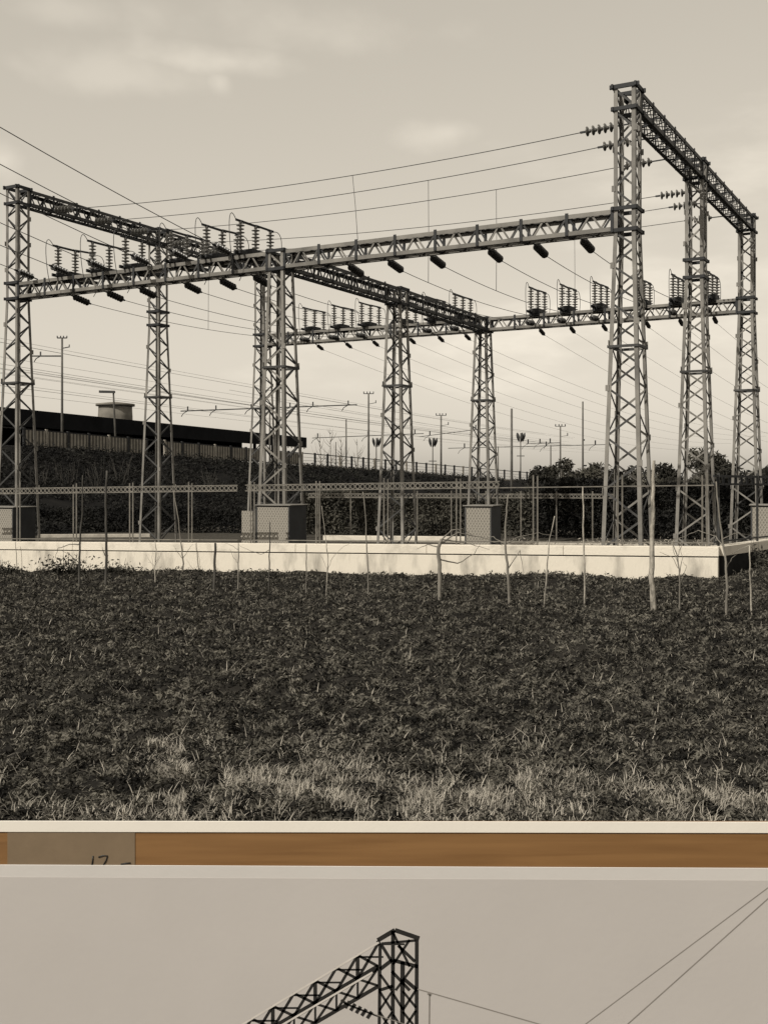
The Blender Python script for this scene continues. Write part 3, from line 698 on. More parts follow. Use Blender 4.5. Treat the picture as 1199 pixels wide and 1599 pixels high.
# ------------------------------------------------------------------ railway masts, arms, wires, lamps
def mast(u, v_top, D, w_px, z_base, label, head=None, arms=()):
    b = at(u, v_top, D); t = thing('railway_mast', (b.x, b.y, z_base), label, 'mast', 'masts along the railway')
    r = w_px / F * D / 2
    tube('pole', [(b.x, b.y, z_base - .3), (b.x, b.y, b.z)], [r * 1.1, r * .8], 'pole_concrete', t, 8)
    if head == 'cross':
        s = 7.5 / F * D
        am = bar('cross_arm', b + Vector((-s, 0, -.1 * s)), b + Vector((s, 0, -.1 * s)), .25 * r + .05, 'steel_dark', t)
        for k in (-1, -.3, .3, 1): bar('pin', b + Vector((k * s, 0, -.12 * s)), b + Vector((k * s, 0, .35 * s)), .18 * s, 'steel_dark', am)
        o_ = b - Vector((0, 0, 17 / F * D)); am = bar('side_arm', o_, o_ + Vector((1.5 * s, 0, .3 * s)), .06, 'steel_dark', t)
        bar('pin', o_ + Vector((1.5 * s, 0, .2 * s)), o_ + Vector((1.5 * s, 0, .8 * s)), .16 * s, 'steel_dark', am)
    if head == 'cluster':
        s = 4.0 / F * D
        for q in range(5):
            a_ = q * 1.257; c = b + Vector((math.cos(a_) * .8 * s, math.sin(a_) * .8 * s, 0)); ax_ = Vector((math.cos(a_) * .25, math.sin(a_) * .25, 1))
            link('lamp_head', lathe('lamp_head', [(.15 * s, 0), (.5 * s, 1.4 * s), (.55 * s, 2.4 * s), (.3 * s, 3.2 * s), (.1 * s, 3.6 * s)], 'steel_mid', 8), t, axis_matrix(c - Vector((0, 0, 3.4 * s)), ax_))
        bar('cross_arm', b + Vector((-1.5 * s, 0, -9 * s)), b + Vector((1.5 * s, 0, -9 * s)), .3 * s, 'steel_dark', t)
    if head == 'steps':
        for k, (dv_, ln) in enumerate(((100, 6), (112, 6), (60, 3))):
            o_ = b - Vector((0, 0, dv_ / F * D)); bar('bracket', o_, o_ + Vector((ln / F * D, 0, 0)), .12, 'steel_dark', t)
    for (u0, v0, u1, v1, pins) in arms:
        a, e = at(u0, v0, D), at(u1, v1, D)
        am = bar('arm', a, e, .09, 'steel_mid', t)
        for f in pins:
            c = a.lerp(e, f); bar('pin', c - Vector((0, 0, .02)), c + Vector((0, 0, 7 / F * D)), 1.9 / F * D, 'steel_mid', am)
            tube('registration_arm', [c, c + Vector((-7, 0, -4)) * (D / F), c + Vector((-10, 0, -9)) * (D / F)], .035, 'steel_mid', am, 5)
    return t
ZR = 2.2
mast(98, 527, 76, 4.0, 3.0, 'tall mast with a pinned cross arm above the canopy', 'cross', [(98, 556, 50, 556, (.7,))])
mast(576, 614, 125, 3.2, ZR, 'mast with a pinned cross arm near the middle tower', 'cross')
mast(689, 648, 170, 3.0, ZR, 'small far mast with pinned cross arm beside the short rear tower', 'cross', [(655, 682, 765, 668, (.15, .8))])
mast(875, 665, 190, 2.8, .5, 'small far mast with cross arm rising out of the bushes', 'cross', [(875, 691, 822, 693, (.3, .6, .95))])
mast(541, 655, 120, 2.6, ZR, 'plain thin mast behind the ramp parapet', None)
mast(799, 638, 95, 4.2, 0, 'thick plain mast at the low end of the ramp', None)
mast(910, 627, 95, 3.2, 0, 'tallest plain mast with small step brackets above the bushes', 'steps')
mast(860, 695, 120, 2.6, 0, 'short leaning mast among the bushes', None)
mast(422, 634, 92, 3.0, 2.6, 'mast with one long double arm, behind the short tower at the largest cabinet', None, [(283, 642, 558, 632, (.04, .2, .4, .62, .75, .95))])
mast(588, 684, 130, 2.0, ZR, 'signal mast with a cluster of lamps beside the middle tower', 'cluster')
mast(676, 684, 150, 1.8, ZR, 'small signal mast with lamps behind the parapet end', 'cluster')
mast(813, 676, 130, 2.0, .5, 'signal mast with a cluster of lamps beside the thick plain mast', 'cluster')
mast(525, 690, 140, 1.8, ZR, 'thin mast carrying a long horizontal arm behind the parapet', None, [(488, 684, 662, 677, (.05, .5, .92))])
mast(778, 697, 160, 2.0, .5, 'thin mast carrying a long arm towards the bushes', None, [(700, 700, 955, 694, (.1, .6, .9))])
lb = at(178, 612, 78); lp = thing('street_lamp', (lb.x, lb.y, 2.9), 'street lamp with a flat projecting head in front of the round tank', 'lamp')
tube('pole', [(lb.x + .25, lb.y, 2.7), (lb.x, lb.y, lb.z)], [.09, .06], 'bark_dark', lp, 8)
bar('lamp_head', lb + Vector((.1, 0, 0)), lb + Vector((-1.0, 0, .02)), .16, 'steel_mid', lp, (0, 0, 1), 'box', .3)
dT = Vector((.36, .933, 0))
for k, (u, v, D) in enumerate([(100, 540, 76), (112, 548, 78), (60, 560, 75), (40, 575, 75), (70, 585, 80), (20, 598, 76), (50, 612, 80), (90, 545, 90), (140, 590, 90), (240, 600, 92), (300, 632, 92), (400, 628, 92), (-40, 570, 70), (560, 640, 125), (600, 650, 130)]):
    a = at(u, v, D) - dT * 30; b = at(u, v, D) + dT * 180
    wire(sag(a, b, .6, 20), 'thin overhead railway wire running past the masts', 'overhead railway wires', .010 + .004 * (k % 2), 'wire_pale', 'railway_wire')

# ------------------------------------------------------------------ foliage helpers
def leaf_cards(cent, size, aspect=1.6, flat=0.0):
    """one quad leaf at each centre, random orientation"""
    n = len(cent); a = rng.normal(size=(n, 3)); a[:, 2] *= (1 - flat); a /= np.linalg.norm(a, axis=1)[:, None]
    b = rng.normal(size=(n, 3)); b -= a * (a * b).sum(1)[:, None]; b /= np.linalg.norm(b, axis=1)[:, None]
    s = (size * rng.uniform(.6, 1.4, n))[:, None]
    V = np.stack([cent - a * s * aspect, cent + b * s * .55, cent + a * s * aspect, cent - b * s * .55], 1).reshape(-1, 3)
    return V, np.arange(n * 4).reshape(n, 4)
def shrub(base, H, W, n, leaf, label, m='leaf_dark', trunkm='bark_dark', low=.12, name='bush', cat='bush', group='bushes behind the yard', open_=0.0):
    base = Vector(base); t = thing(name, base, label, cat, group)
    lobes = []; nl = int(9 + W * 1.5)
    for k in range(nl):
        a = random.uniform(0, 2 * math.pi); r = random.uniform(0, .42) * W; z_ = random.uniform(low + .15, .86) * H
        rr = random.uniform(.14, .26) * min(W, H) * (1.15 - .5 * z_ / H)
        lobes.append((math.cos(a) * r * (1.1 - .6 * z_ / H), math.sin(a) * r, z_, rr))
    tube('trunk', [base - Vector((0, 0, .3)), base + Vector((.05 * W, 0, H * .4)), base + Vector((0, 0, H * .8))], [.05 * H ** .7, .035 * H ** .7, .012 * H], trunkm, t, 7)
    for k in range(min(6, nl)):
        x, y, z_, rr = lobes[k]; st = base + Vector((0, 0, max(.15 * H, z_ * .5)))
        tube('limb', [st, st.lerp(base + Vector((x, y, z_)), .55) + Vector((0, 0, .04 * H)), base + Vector((x, y, z_))], [.022 * H ** .8, .014 * H ** .8, .006 * H ** .8], trunkm, t, 5)
    L = np.array(lobes); pick = rng.integers(0, nl, n); d = rng.normal(size=(n, 3)); d /= np.linalg.norm(d, axis=1)[:, None]
    rad = L[pick, 3] * rng.uniform(.35, 1.15 + open_, n) ** .6
    cent = L[pick, :3] + d * rad[:, None] * np.array([1.15, 1.15, 1.0])
    cent = cent[cent[:, 2] > low * H * .4]
    V, Fq = leaf_cards(cent, leaf)
    link('crown', mesh_np('crown', V, Fq, m), t, Matrix.Translation(base))
    return t
# hedge behind the compound, one clipped mass
def hedge_mass(name, a, b, depth, z0, z1, n, leaf, m, label, cat):
    a = Vector(a); b = Vector(b); d = b - a; nrm2 = Vector((-d.y, d.x, 0)).normalized()
    f = rng.uniform(0, 1, n); o_ = rng.uniform(0, 1, n) ** 1.6 * depth; hgt = z1 - z0
    topv = hgt * (.86 + .22 * vnoise(f * d.length * .7, o_ * 0, 5))
    z_ = z0 + topv * rng.uniform(0, 1, n) ** .85
    bul = (vnoise(f * d.length * 1.2, z_ * 1.4, 8) - .5) * .5
    cent = np.stack([a.x + d.x * f + nrm2.x * (o_ + bul), a.y + d.y * f + nrm2.y * (o_ + bul), z_], 1)
    V, Fq = leaf_cards(cent, leaf); V[:, 0] -= a.x; V[:, 1] -= a.y
    o = link(name, mesh_np(name, V, Fq, m), None, Matrix.Translation((a.x, a.y, 0))); return add_prop(o, label, cat, kind='stuff')
hedge_mass('hedge', gp(470, 49.5), gp(840, 47.5), 1.0, ZG - .1, 1.35, 26000, .055, 'leaf_mid', 'dense dark hedge closing the yard behind the middle towers', 'hedge')
hedge_mass('hedge', gp(835, 46.5), gp(1290, 44), 1.2, ZG - .1, 1.9, 30000, .06, 'leaf_black', 'dense dark hedge behind the corner towers below the bushes', 'hedge')
hedge_mass('hedge', gp(-60, 52), gp(480, 50), 1.0, ZG - .1, .75, 18000, .05, 'leaf_black', 'low dark undergrowth at the foot of the embankment', 'hedge')
# undergrowth on the embankment
n = 95000; f = rng.uniform(-.1, 1.1, n); off = -rng.uniform(.5, 10.5, n)
d_ = (RB - RA); n2 = Vector((-d_.y, d_.x, 0)).normalized()
fr = np.interp(-off, [.25, .9, 2.6, 5, 8, 11], [1, .97, .75, .42, .14, 0]); zt_ = RA.z + d_.z * f - PH
zz = -.62 + (zt_ + .62) * fr + np.abs(rng.normal(0, .16, n))
cent = np.stack([RA.x + d_.x * f + n2.x * off, RA.y + d_.y * f + n2.y * off, zz], 1)
keep = vnoise(cent[:, 0] * .5, cent[:, 1] * .5, 21) > .25; cent = cent[keep]
V, Fq = leaf_cards(cent, .06)
add_prop(link('undergrowth', mesh_np('undergrowth', V, Fq, 'leaf_black')), 'dark tangled undergrowth covering the embankment slope', 'undergrowth', kind='stuff')
for k, (u, vt, D, W, nlv, lf, lab) in enumerate([
        (876, 714, 62, 1.9, 3800, .085, 'rounded dark bush standing beside the short leaning mast'),
        (849, 728, 60, 1.8, 2600, .08, 'low dark bush at the low end of the ramp parapet'),
        (899, 716, 66, 1.6, 1500, .085, 'sparse feathery young tree beside the tallest plain mast'),
        (926, 718, 60, 2.2, 2800, .085, 'broad loose bush beside the wall-corner tower, near the tallest mast'),
        (968, 727, 60, 2.4, 3000, .085, 'bush seen between the legs of the wall-corner tower'),
        (1040, 716, 58, 2.4, 3200, .085, 'bush between the corner tower and the middle tall tower'),
        (1098, 702, 55, 2.6, 4200, .085, 'leafy tree showing through the middle tall tower'),
        (1140, 722, 54, 2.2, 3000, .085, 'bush between the two rear tall towers'),
        (1182, 730, 52, 2.6, 3400, .085, 'dark bush behind the tall tower at the high girder\'s end'),
        (1010, 735, 56, 2.6, 3000, .085, 'low bush behind the thick pale sapling')]):
    top = at(u, vt, D); H = top.z + .6
    shrub((top.x, D, -.6), H * 1.03, W * 1.25, nlv, lf, lab, 'leaf_dark' if k % 3 else 'leaf_mid', open_=.45 if 'sparse' in lab or 'loose' in lab else .25)

# ------------------------------------------------------------------ bare vines, stakes and saplings in the field
def field_D(u, v):
    k = (u - 600) / F; a = (HOR - v) / F                # EYE + a D = .0214 k D - .063
    return (EYE + .063) / (.0214 * k - a)
def twig_tree(pts, r0, r1, m, label, cat='sapling', name='sapling', branches=(), group='bare vines and stakes in the field'):
    """pts in photo pixels from the foot upward at the foot's distance"""
    D = field_D(*pts[0]); P = [at(u, v, D) for u, v in pts]; P[0] = P[0] - Vector((0, 0, .12))
    fine = []
    for a, b in zip(P[:-1], P[1:]):
        for k in range(4): fine.append(a.lerp(b, k / 4) + Vector((random.uniform(-1, 1), random.uniform(-1, 1), 0)) * min(r0 * .5, .008))
    fine.append(P[-1]); n_ = len(fine)
    t = thing(name, (P[0].x, P[0].y, field_z(P[0].x, D)), label, cat, group)
    tube('stem', fine, [r0 + (r1 - r0) * i / (n_ - 1) for i in range(n_)], m, t, 7)
    for br in branches:
        B = [at(u, v, D + random.uniform(-.05, .05) + .12 * i) for i, (u, v) in enumerate(br)]
        near = min(fine, key=lambda q: (q - B[0]).length); B[0] = near
        ff = []
        for a, b in zip(B[:-1], B[1:]):
            for k in range(4): ff.append(a.lerp(b, k / 4) + Vector((random.uniform(-1, 1), random.uniform(-1, 1), random.uniform(-1, 1))) * .008)
        ff.append(B[-1]); nn_ = len(ff)
        tube('branch', ff, [r0 * .42 + (.0025 - r0 * .42) * i / (nn_ - 1) for i in range(nn_)], m, t, 5)
    return t
twig_tree([(1021, 957), (1017, 900), (1018, 840), (1019, 780), (1021, 719)], .048, .022, 'bark_pale', 'thick pale sapling trunk, the tallest in the field')
twig_tree([(686, 938), (687, 890), (684, 858), (690, 842)], .035, .028, 'bark', 'stout bent vine stump with coiled shoots on the wall', 'vine', 'vine', [[(687, 850), (715, 832), (750, 838), (785, 852)], [(690, 842), (712, 845), (735, 850), (765, 858)], [(686, 852), (668, 850), (650, 858)], [(690, 842), (705, 828), (722, 826), (738, 835)], [(687, 870), (715, 880), (740, 865), (750, 850)]])
twig_tree([(796, 945), (793, 890), (789, 850), (791, 800), (794, 772)], .024, .012, 'bark', 'slender crooked sapling beside the smaller mesh cabinet', branches=[[(790, 850), (810, 838), (840, 832), (870, 838)], [(790, 845), (770, 838), (750, 842)], [(792, 885), (812, 860), (818, 895)]])
twig_tree([(849, 949), (853, 900), (857, 850), (866, 806)], .014, .008, 'bark_pale', 'thin slanting pale stick between sapling and wall stain', 'stake', 'stake')
twig_tree([(913, 950), (912, 880), (911, 820), (910, 760)], .016, .011, 'bark_pale', 'straight pale stake in front of the stained wall', 'stake', 'stake')
twig_tree([(1060, 955), (1062, 910), (1058, 870), (1048, 845)], .014, .006, 'bark', 'twiggy bare vine beside the thick pale sapling', 'vine', 'vine', [[(1061, 900), (1066, 870), (1058, 845)], [(1062, 890), (1050, 870), (1030, 862)], [(1060, 880), (1050, 855), (1054, 838)], [(1062, 905), (1072, 885), (1066, 878)], [(1059, 872), (1064, 850), (1072, 836)]])
twig_tree([(1133, 963), (1135, 900), (1130, 855), (1122, 800), (1118, 752)], .02, .009, 'bark', 'bowed sapling at the wall\'s corner', branches=[[(1131, 860), (1118, 838), (1090, 828), (1062, 840), (1035, 850)], [(1128, 845), (1150, 832), (1180, 838)], [(1134, 890), (1142, 872), (1150, 866)]])
twig_tree([(1173, 962), (1171, 910), (1170, 852)], .014, .010, 'bark_pale', 'straight stake standing past the wall\'s corner', 'stake', 'stake', [[(1170, 856), (1155, 858), (1140, 866)], [(1170, 856), (1185, 862), (1199, 868)]])
twig_tree([(575, 934), (575, 890), (573, 850), (570, 790), (567, 768)], .014, .008, 'bark', 'slender straight stake before the white wall under the middle tower', 'stake', 'stake')
twig_tree([(510, 934), (511, 900), (513, 870), (510, 850), (503, 790)], .012, .006, 'bark_pale', 'forked pale vine leaning beside the largest cabinet\'s dark side', 'vine', 'vine', [[(511, 890), (520, 870), (535, 855), (552, 846)], [(512, 895), (506, 875), (498, 862)]])
twig_tree([(478, 930), (479, 890), (479, 850)], .010, .008, 'bark', 'short thin stick in front of the largest cabinet\'s shaded side', 'stake', 'stake')
twig_tree([(420, 926), (421, 890), (422, 848), (422, 815)], .013, .009, 'bark_dark', 'dark stick in front of the largest mesh cabinet', 'stake', 'stake', [[(421, 858), (408, 866), (392, 860), (375, 852)]])
twig_tree([(372, 926), (373, 890), (373, 848)], .014, .009, 'bark', 'vine stem on the wall left bare by the cabinet leaf', 'vine', 'vine', [[(373, 860), (364, 852), (352, 848)], [(373, 880), (365, 870), (360, 858)]])
twig_tree([(335, 926), (336, 890), (337, 848)], .026, .022, 'bark_dark', 'short thick dark post in front of the white wall', 'stake', 'stake')
twig_tree([(285, 895), (287, 880), (284, 850), (278, 800), (272, 768)], .020, .010, 'bark', 'slender curved sapling beside the tank tower', branches=[[(285, 870), (295, 858), (302, 850)], [(286, 875), (278, 862), (272, 852)]])
twig_tree([(243, 915), (243, 885), (245, 862), (243, 845)], .012, .006, 'bark_pale', 'twiggy pale shrub stem against the white wall', 'vine', 'vine', [[(243, 890), (234, 874), (228, 864)], [(243, 888), (250, 872), (253, 860)], [(243, 895), (238, 880), (232, 878)], [(244, 880), (249, 868), (245, 856)], [(243, 900), (250, 888), (254, 884)], [(243, 892), (238, 870), (239, 858)]])
twig_tree([(165, 918), (167, 880), (167, 840), (166, 790), (168, 735)], .030, .020, 'bark_dark', 'tall dark stake with a pale foot, taller than its neighbours by the canopy', 'stake', 'stake', [[(167, 870), (162, 862), (161, 854)]])
twig_tree([(124, 920), (125, 880), (126, 840), (130, 790), (130, 742)], .026, .010, 'bark_dark', 'dark stake beside a weedy tuft at the wall', 'stake', 'stake', [[(125, 850), (110, 850), (92, 856), (86, 875)], [(126, 880), (112, 868), (98, 860)]])
twig_tree([(28, 890), (27, 870), (25, 846)], .010, .007, 'bark', 'thin stick against the wall near the canopy end tower', 'stake', 'stake')
# weedy tuft at the wall foot
for k, (u, v, D, W, H, n, lab) in enumerate([(102, 892, 25.6, 1.1, .55, 900, 'dark weedy tuft of twigs at the foot of the white wall'), (8, 893, 26.4, .7, .3, 400, 'small dark tuft at the wall foot by the canopy end'), (186, 893, 25.2, .8, .35, 500, 'low dark tuft at the wall foot under the tank tower'), (1190, 880, 22.8, 1.2, .55, 900, 'leafy weed clump beside the shaded side wall')]):
    b = at(u, v, D); b.z = field_z(b.x, D) - .03; t = thing('weed_clump', b, lab, 'weeds', 'weed clumps at the wall')
    c = rng.normal(size=(n, 3)) * np.array([W * .3, .12, H * .35]); c[:, 2] = np.abs(c[:, 2]); V, Fq = leaf_cards(c, .028)
    link('leaves', mesh_np('leaves', V, Fq, 'leaf_mid' if k == 3 else 'leaf_dark'), t, Matrix.Translation(b))
    for q in range(7):
        e = b + Vector((random.uniform(-.4, .4) * W, random.uniform(-.1, .1), H * random.uniform(.5, 1.5))); tube('twig', [b + Vector(((e.x - b.x) * .5, 0, 0)), e], [.007, .003], 'bark_dark', t, 4)
# bare trees far behind the parapet
for k, (u, vt, D) in enumerate([(500, 676, 125), (516, 668, 128), (533, 682, 126), (558, 686, 130)]):
    top = at(u, vt, D); t = thing('bare_tree', (top.x, D, 1.6), 'leafless thin tree far behind the ramp parapet', 'tree', 'leafless trees beyond the parapet')
    tube('trunk', [(top.x, D, 1.2), (top.x + .1, D, 3.6), (top.x, D, top.z)], [.09, .06, .015], 'bark', t, 5)
    for q in range(16):
        z_ = random.uniform(2.6, top.z - .4); a = random.uniform(0, 6.28); l = (top.z - z_) * .45 + .3; s0 = Vector((top.x, D, z_))
        tube('branch', [s0, s0 + Vector((math.cos(a) * l * .5, math.sin(a) * l * .5, l * .45)), s0 + Vector((math.cos(a) * l * .8, math.sin(a) * l * .8, l * 1.1))], [.03, .02, .008], 'bark', t, 4)

for k, (u, v, D, H) in enumerate([(105, 742, 57, 1.6), (150, 745, 58, 1.9), (190, 735, 60, 1.8), (60, 748, 56, 1.5), (330, 748, 62, 1.6), (25, 735, 56, 1.7)]):
    b = at(u, v, D); t = thing('bare_shrub', (b.x, D, b.z - .9), 'leafless twiggy shrub on the dark embankment under the parapet', 'shrub', 'leafless shrubs on the embankment')
    for q in range(11):
        a = random.uniform(0, 6.28); l = H * random.uniform(.5, 1); s0 = Vector((b.x, D, b.z - 1.1)); e = s0 + Vector((math.cos(a) * l * .45, math.sin(a) * l * .3, l + .4))
        tube('branch', [s0, s0.lerp(e, .5) + Vector((random.uniform(-.25, .25), 0, random.uniform(-.2, .1))), e], [.016, .010, .004], 'bark_dark', t, 4)
        m_ = s0.lerp(e, .55); tube('branch', [m_, m_ + Vector((math.cos(a + 1) * l * .3, 0, l * .3))], [.008, .004], 'bark_dark', t, 4)

# ------------------------------------------------------------------ field cover
def ground_at(x, y):
    return field_z(x, y) + (vnoise(x * 3.2, y * 3.2, 1) - .5) * .09 + (vnoise(x * 8, y * 8, 2) - .5) * .075 + (vnoise(x * 19, y * 19, 3) - .5) * .045 + (vnoise(x * .6, y * .6, 4) - .5) * .10
def scatter(n, d0=5.2, d1=27.0, power=1.0):
    D = d0 * (d1 / d0) ** rng.uniform(0, 1, n); k = rng.uniform(-.56, .56, n); X = k * (D + .8)
    al = (X - WC.x) * WD.x + (D - WC.y) * WD.y; pe = (X - WC.x) * WN.x + (D - WC.y) * WN.y
    al = (X - WC.x) * RN.x + (D - WC.y) * RN.y; ok = ~((pe > -.06) & (al > -.06)); return X[ok], D[ok]
def blades(X, D, ln, wd, lean, droop=.35):
    """bent two-segment blades"""
    n = len(X); a = rng.uniform(0, 2 * math.pi, n); le = rng.uniform(lean[0], lean[1], n); L = rng.uniform(ln[0], ln[1], n); W = rng.uniform(wd[0], wd[1], n)
    dx, dy = np.cos(a), np.sin(a); sx, sy = -dy * W[..., None].ravel(), dx * W
    z0 = ground_at(X, D) - .012
    h1 = L * .55 * np.cos(le); r1 = L * .55 * np.sin(le); le2 = np.minimum(le + droop, 1.6); h2 = h1 + L * .45 * np.cos(le2); r2 = r1 + L * .45 * np.sin(le2)
    P = lambda r, h, s: np.stack([X + dx * r + sx * s, D + dy * r + sy * s, z0 + h], 1)
    V = np.stack([P(0, 0, -.5), P(0, 0, .5), P(r1, h1, .42), P(r1, h1, -.42), P(r2, h2, .12), P(r2, h2, -.12)], 1).reshape(-1, 3)
    b = np.arange(n)[:, None] * 6; Fq = np.concatenate([b + np.array([0, 1, 2, 3]), b + np.array([3, 2, 4, 5])]); return V, Fq
# low weeds in rosettes
X, D = scatter(44000, 4.2); keep = vnoise(X * .9, D * .9, 31) + .5 * vnoise(X * 4, D * 4, 32) > .42; X, D = X[keep], D[keep]
m6 = 5; Xr = np.repeat(X, m6) + rng.normal(0, .012, len(X) * m6); Dr = np.repeat(D, m6) + rng.normal(0, .012, len(X) * m6)
V, Fq = blades(Xr, Dr, (.022, .070), (.008, .020), (.7, 1.5))
add_prop(link('field_weeds', mesh_np('field_weeds', V, Fq, 'grass')), 'low dark weeds covering the ploughed field', 'weeds', kind='stuff')
X, D = scatter(430000, 4.2, 28.0); tuft = vnoise(X * 6.5, D * 6.5, 51) * .6 + vnoise(X * 15, D * 15, 52) * .4
ok = tuft > .30; X, D, tuft = X[ok], D[ok], tuft[ok]
cent = np.stack([X, D, ground_at(X, D) + rng.uniform(0, 1, len(X)) * .075 * np.clip(tuft - .28, 0, .5) * 2.2], 1)
V, Fq = leaf_cards(cent, .0085 + .0006 * np.minimum(D, 22), 1.7)
add_prop(link('field_grass', mesh_np('field_grass', V, Fq, 'turf')), 'short dark grass scattered over the field', 'grass', kind='stuff')
# clods of earth
X, D = scatter(9000); n = len(X); s = rng.uniform(.010, .032, n); base_v = np.array([(1, 0, 0), (-1, 0, 0), (0, 1, 0), (0, -1, 0), (0, 0, 1), (0, 0, -1)]) * 1.0
tri = np.array([(0, 2, 4), (2, 1, 4), (1, 3, 4), (3, 0, 4), (2, 0, 5), (1, 2, 5), (3, 1, 5), (0, 3, 5)])
jit = rng.uniform(.6, 1.4, (n, 6, 1)); rot = rng.uniform(0, 6.28, n); bv = base_v[None] * jit * s[:, None, None]
bx_ = bv[..., 0] * np.cos(rot)[:, None] - bv[..., 1] * np.sin(rot)[:, None]; by_ = bv[..., 0] * np.sin(rot)[:, None] + bv[..., 1] * np.cos(rot)[:, None]
V = np.stack([bx_ + X[:, None], by_ + D[:, None], bv[..., 2] * .8 + (ground_at(X, D) + s * .3)[:, None]], -1).reshape(-1, 3)
Fq = (np.arange(n)[:, None, None] * 6 + tri[None]).reshape(-1, 3)
add_prop(link('soil_clods', mesh_np('soil_clods', V, Fq, 'soil')), 'small clods of dark turned earth on the field', 'soil', kind='stuff')
# pale straw, lying and standing
X, D = scatter(11000, 4.2); V, Fq = blades(X, D, (.05, .17), (.004, .008), (.5, 1.5), .2)
add_prop(link('straw', mesh_np('straw', V, Fq, 'straw')), 'pale bits of straw lying on the dark field', 'straw', kind='stuff')
# dry grass patches near the edge of the field
def patch(u, v, ru, rv, n):
    n = int(n * 1.5)
    uu = rng.normal(u, ru, n); vv = rng.normal(v, rv, n); k = (uu - 600) / F; Dp = (EYE + .063) / (.0214 * k - (HOR - np.clip(vv, 1080, 1420)) / F); return k * Dp, Dp
PX, PD = [], []
for a in ((285, 1200, 34, 22, 3000), (300, 1245, 30, 16, 1200), (410, 1225, 36, 13, 2000), (505, 1215, 40, 16, 1500), (560, 1245, 70, 14, 3000), (720, 1255, 60, 14, 2000), (860, 1248, 70, 16, 2000), (1010, 1258, 60, 14, 1500), (1130, 1258, 60, 16, 1600), (200, 1280, 90, 7, 900), (950, 1190, 160, 40, 1100), (640, 1310, 300, 22, 4500), (600, 1180, 160, 30, 700)):
    x, d = patch(*a); PX.append(x); PD.append(d)
PX = np.concatenate(PX); PD = np.concatenate(PD); keep = vnoise(PX * 5, PD * 3, 41) * .7 + vnoise(PX * 14, PD * 9, 42) * .3 > .40; PX, PD = PX[keep], PD[keep]
V, Fq = blades(PX, PD, (.045, .125), (.003, .0065), (.1, 1.25), .6)
mat('dry_grass', sep(.17), .85, .3, 6.0, col2=sep(.42))
add_prop(link('dry_grass', mesh_np('dry_grass', V, Fq, 'dry_grass')), 'patches of pale dry grass at the edge of the field', 'grass', kind='stuff')

nY = 9000; uu = rng.uniform(780, 1120, nY); DY = rng.uniform(27, 43, nY); XY = (uu - 600) / F * DY
okY = vnoise(XY * 1.3, DY * .9, 61) > .45; XY, DY = XY[okY], DY[okY]
cent = np.stack([XY, DY, ZG + rng.uniform(0, 1, len(XY)) ** 2 * .22], 1); V, Fq = leaf_cards(cent, .03, 2.2)
add_prop(link('yard_grass', mesh_np('yard_grass', V, Fq, 'straw')), 'dry pale grass growing in the yard around the corner towers', 'grass', kind='stuff')

# ------------------------------------------------------------------ wooden board with the paper strip, tape and print
BY = 3.0; PXM = BY / F
def BP(u, v, dy=0.0): return Vector(((u - 600) * PXM, BY - dy, EYE - (v - HOR) * PXM))
def wood(name, c1, c2):
    m = bpy.data.materials.new(name); m.use_nodes = True; t = m.node_tree; b = t.nodes['Principled BSDF']; b.inputs['Roughness'].default_value = .5
    g = N(t, 'ShaderNodeNewGeometry'); mp = N(t, 'ShaderNodeMapping'); t.links.new(g.outputs['Position'], mp.inputs[0]); mp.inputs['Scale'].default_value = (.8, 3, 14)
    no = N(t, 'ShaderNodeTexNoise'); no.inputs['Scale'].default_value = 3.0; no.inputs['Detail'].default_value = 8; no.inputs['Distortion'].default_value = .6; t.links.new(mp.outputs[0], no.inputs['Vector'])
    rp = N(t, 'ShaderNodeValToRGB'); rp.color_ramp.elements[0].position = .32; rp.color_ramp.elements[1].position = .68; rp.color_ramp.elements[0].color = (*c1, 1); rp.color_ramp.elements[1].color = (*c2, 1)
    t.links.new(no.outputs['Fac'], rp.inputs[0]); t.links.new(rp.outputs[0], b.inputs['Base Color']); MATS[name] = m
wood('board_wood', (.155, .078, .027), (.205, .108, .040))
def paper(name, col, var=.03, scale=4.0, rough=.55): return mat(name, col, rough, var, scale, .02, spec=.3, bscale=60)
paper('paper_white', (.66, .625, .57)); paper('paper_margin', (.48, .46, .445)); paper('print_grey', (.405, .382, .368), .05, 1.2); mat('ink', (.018, .017, .016), .5, .2, 20)
paper('tape', (.165, .122, .080), .08, 12, .45); mat('ink_pale', (.48, .45, .42), .6, .1, 20); mat('ink_mid', (.19, .175, .16), .6, .1, 20)
db = thing('display_board', BP(600, 1860), 'brown wooden board on posts at the field\'s edge, carrying a photographic print', 'board')
db.location.z = -.1; ORG[db.name_full] = Vector(db.location)
def slab(name, u0, v0, u1, v1, d0, d1, m, parent, bev=.0015, skew=0.0):
    a, b = BP(u0, v1), BP(u1, v0); me = box_mesh(name, (a.x, BY - d1, a.z), (b.x, BY - d0, b.z), m, bev)
    for v in me.vertices: v.co.z -= skew * (v.co.x - BP(600, 0).x)
    o_ = origin(parent) if parent else Vector((0, 0, 0))
    for v in me.vertices: v.co -= o_
    return link(name, me, parent, Matrix.Translation(o_))
for k, (va, vb) in enumerate(((1287, 1392), (1395, 1510), (1513, 1630), (1633, 1750), (1753, 1870))): slab('plank', -260, va, 1460, vb, -.03, 0, 'board_wood', db, .002)
for u in (-120, 1320): slab('post', u - 22, 1300, u + 22, 2010, -.10, -.031, 'wood_post', db, .004)
ps = slab('paper_strip', -230, 1282, 1430, 1299.5, .001, .004, 'paper_white', None, .0008, .0015); add_prop(ps, 'white paper edge lying along the top of the wooden board', 'paper')
tp = thing('masking_tape', BP(112, 1330, .0015), 'tan masking tape on the wooden board with handwritten numbers', 'tape'); ORG[tp.name_full] = Vector(tp.location)
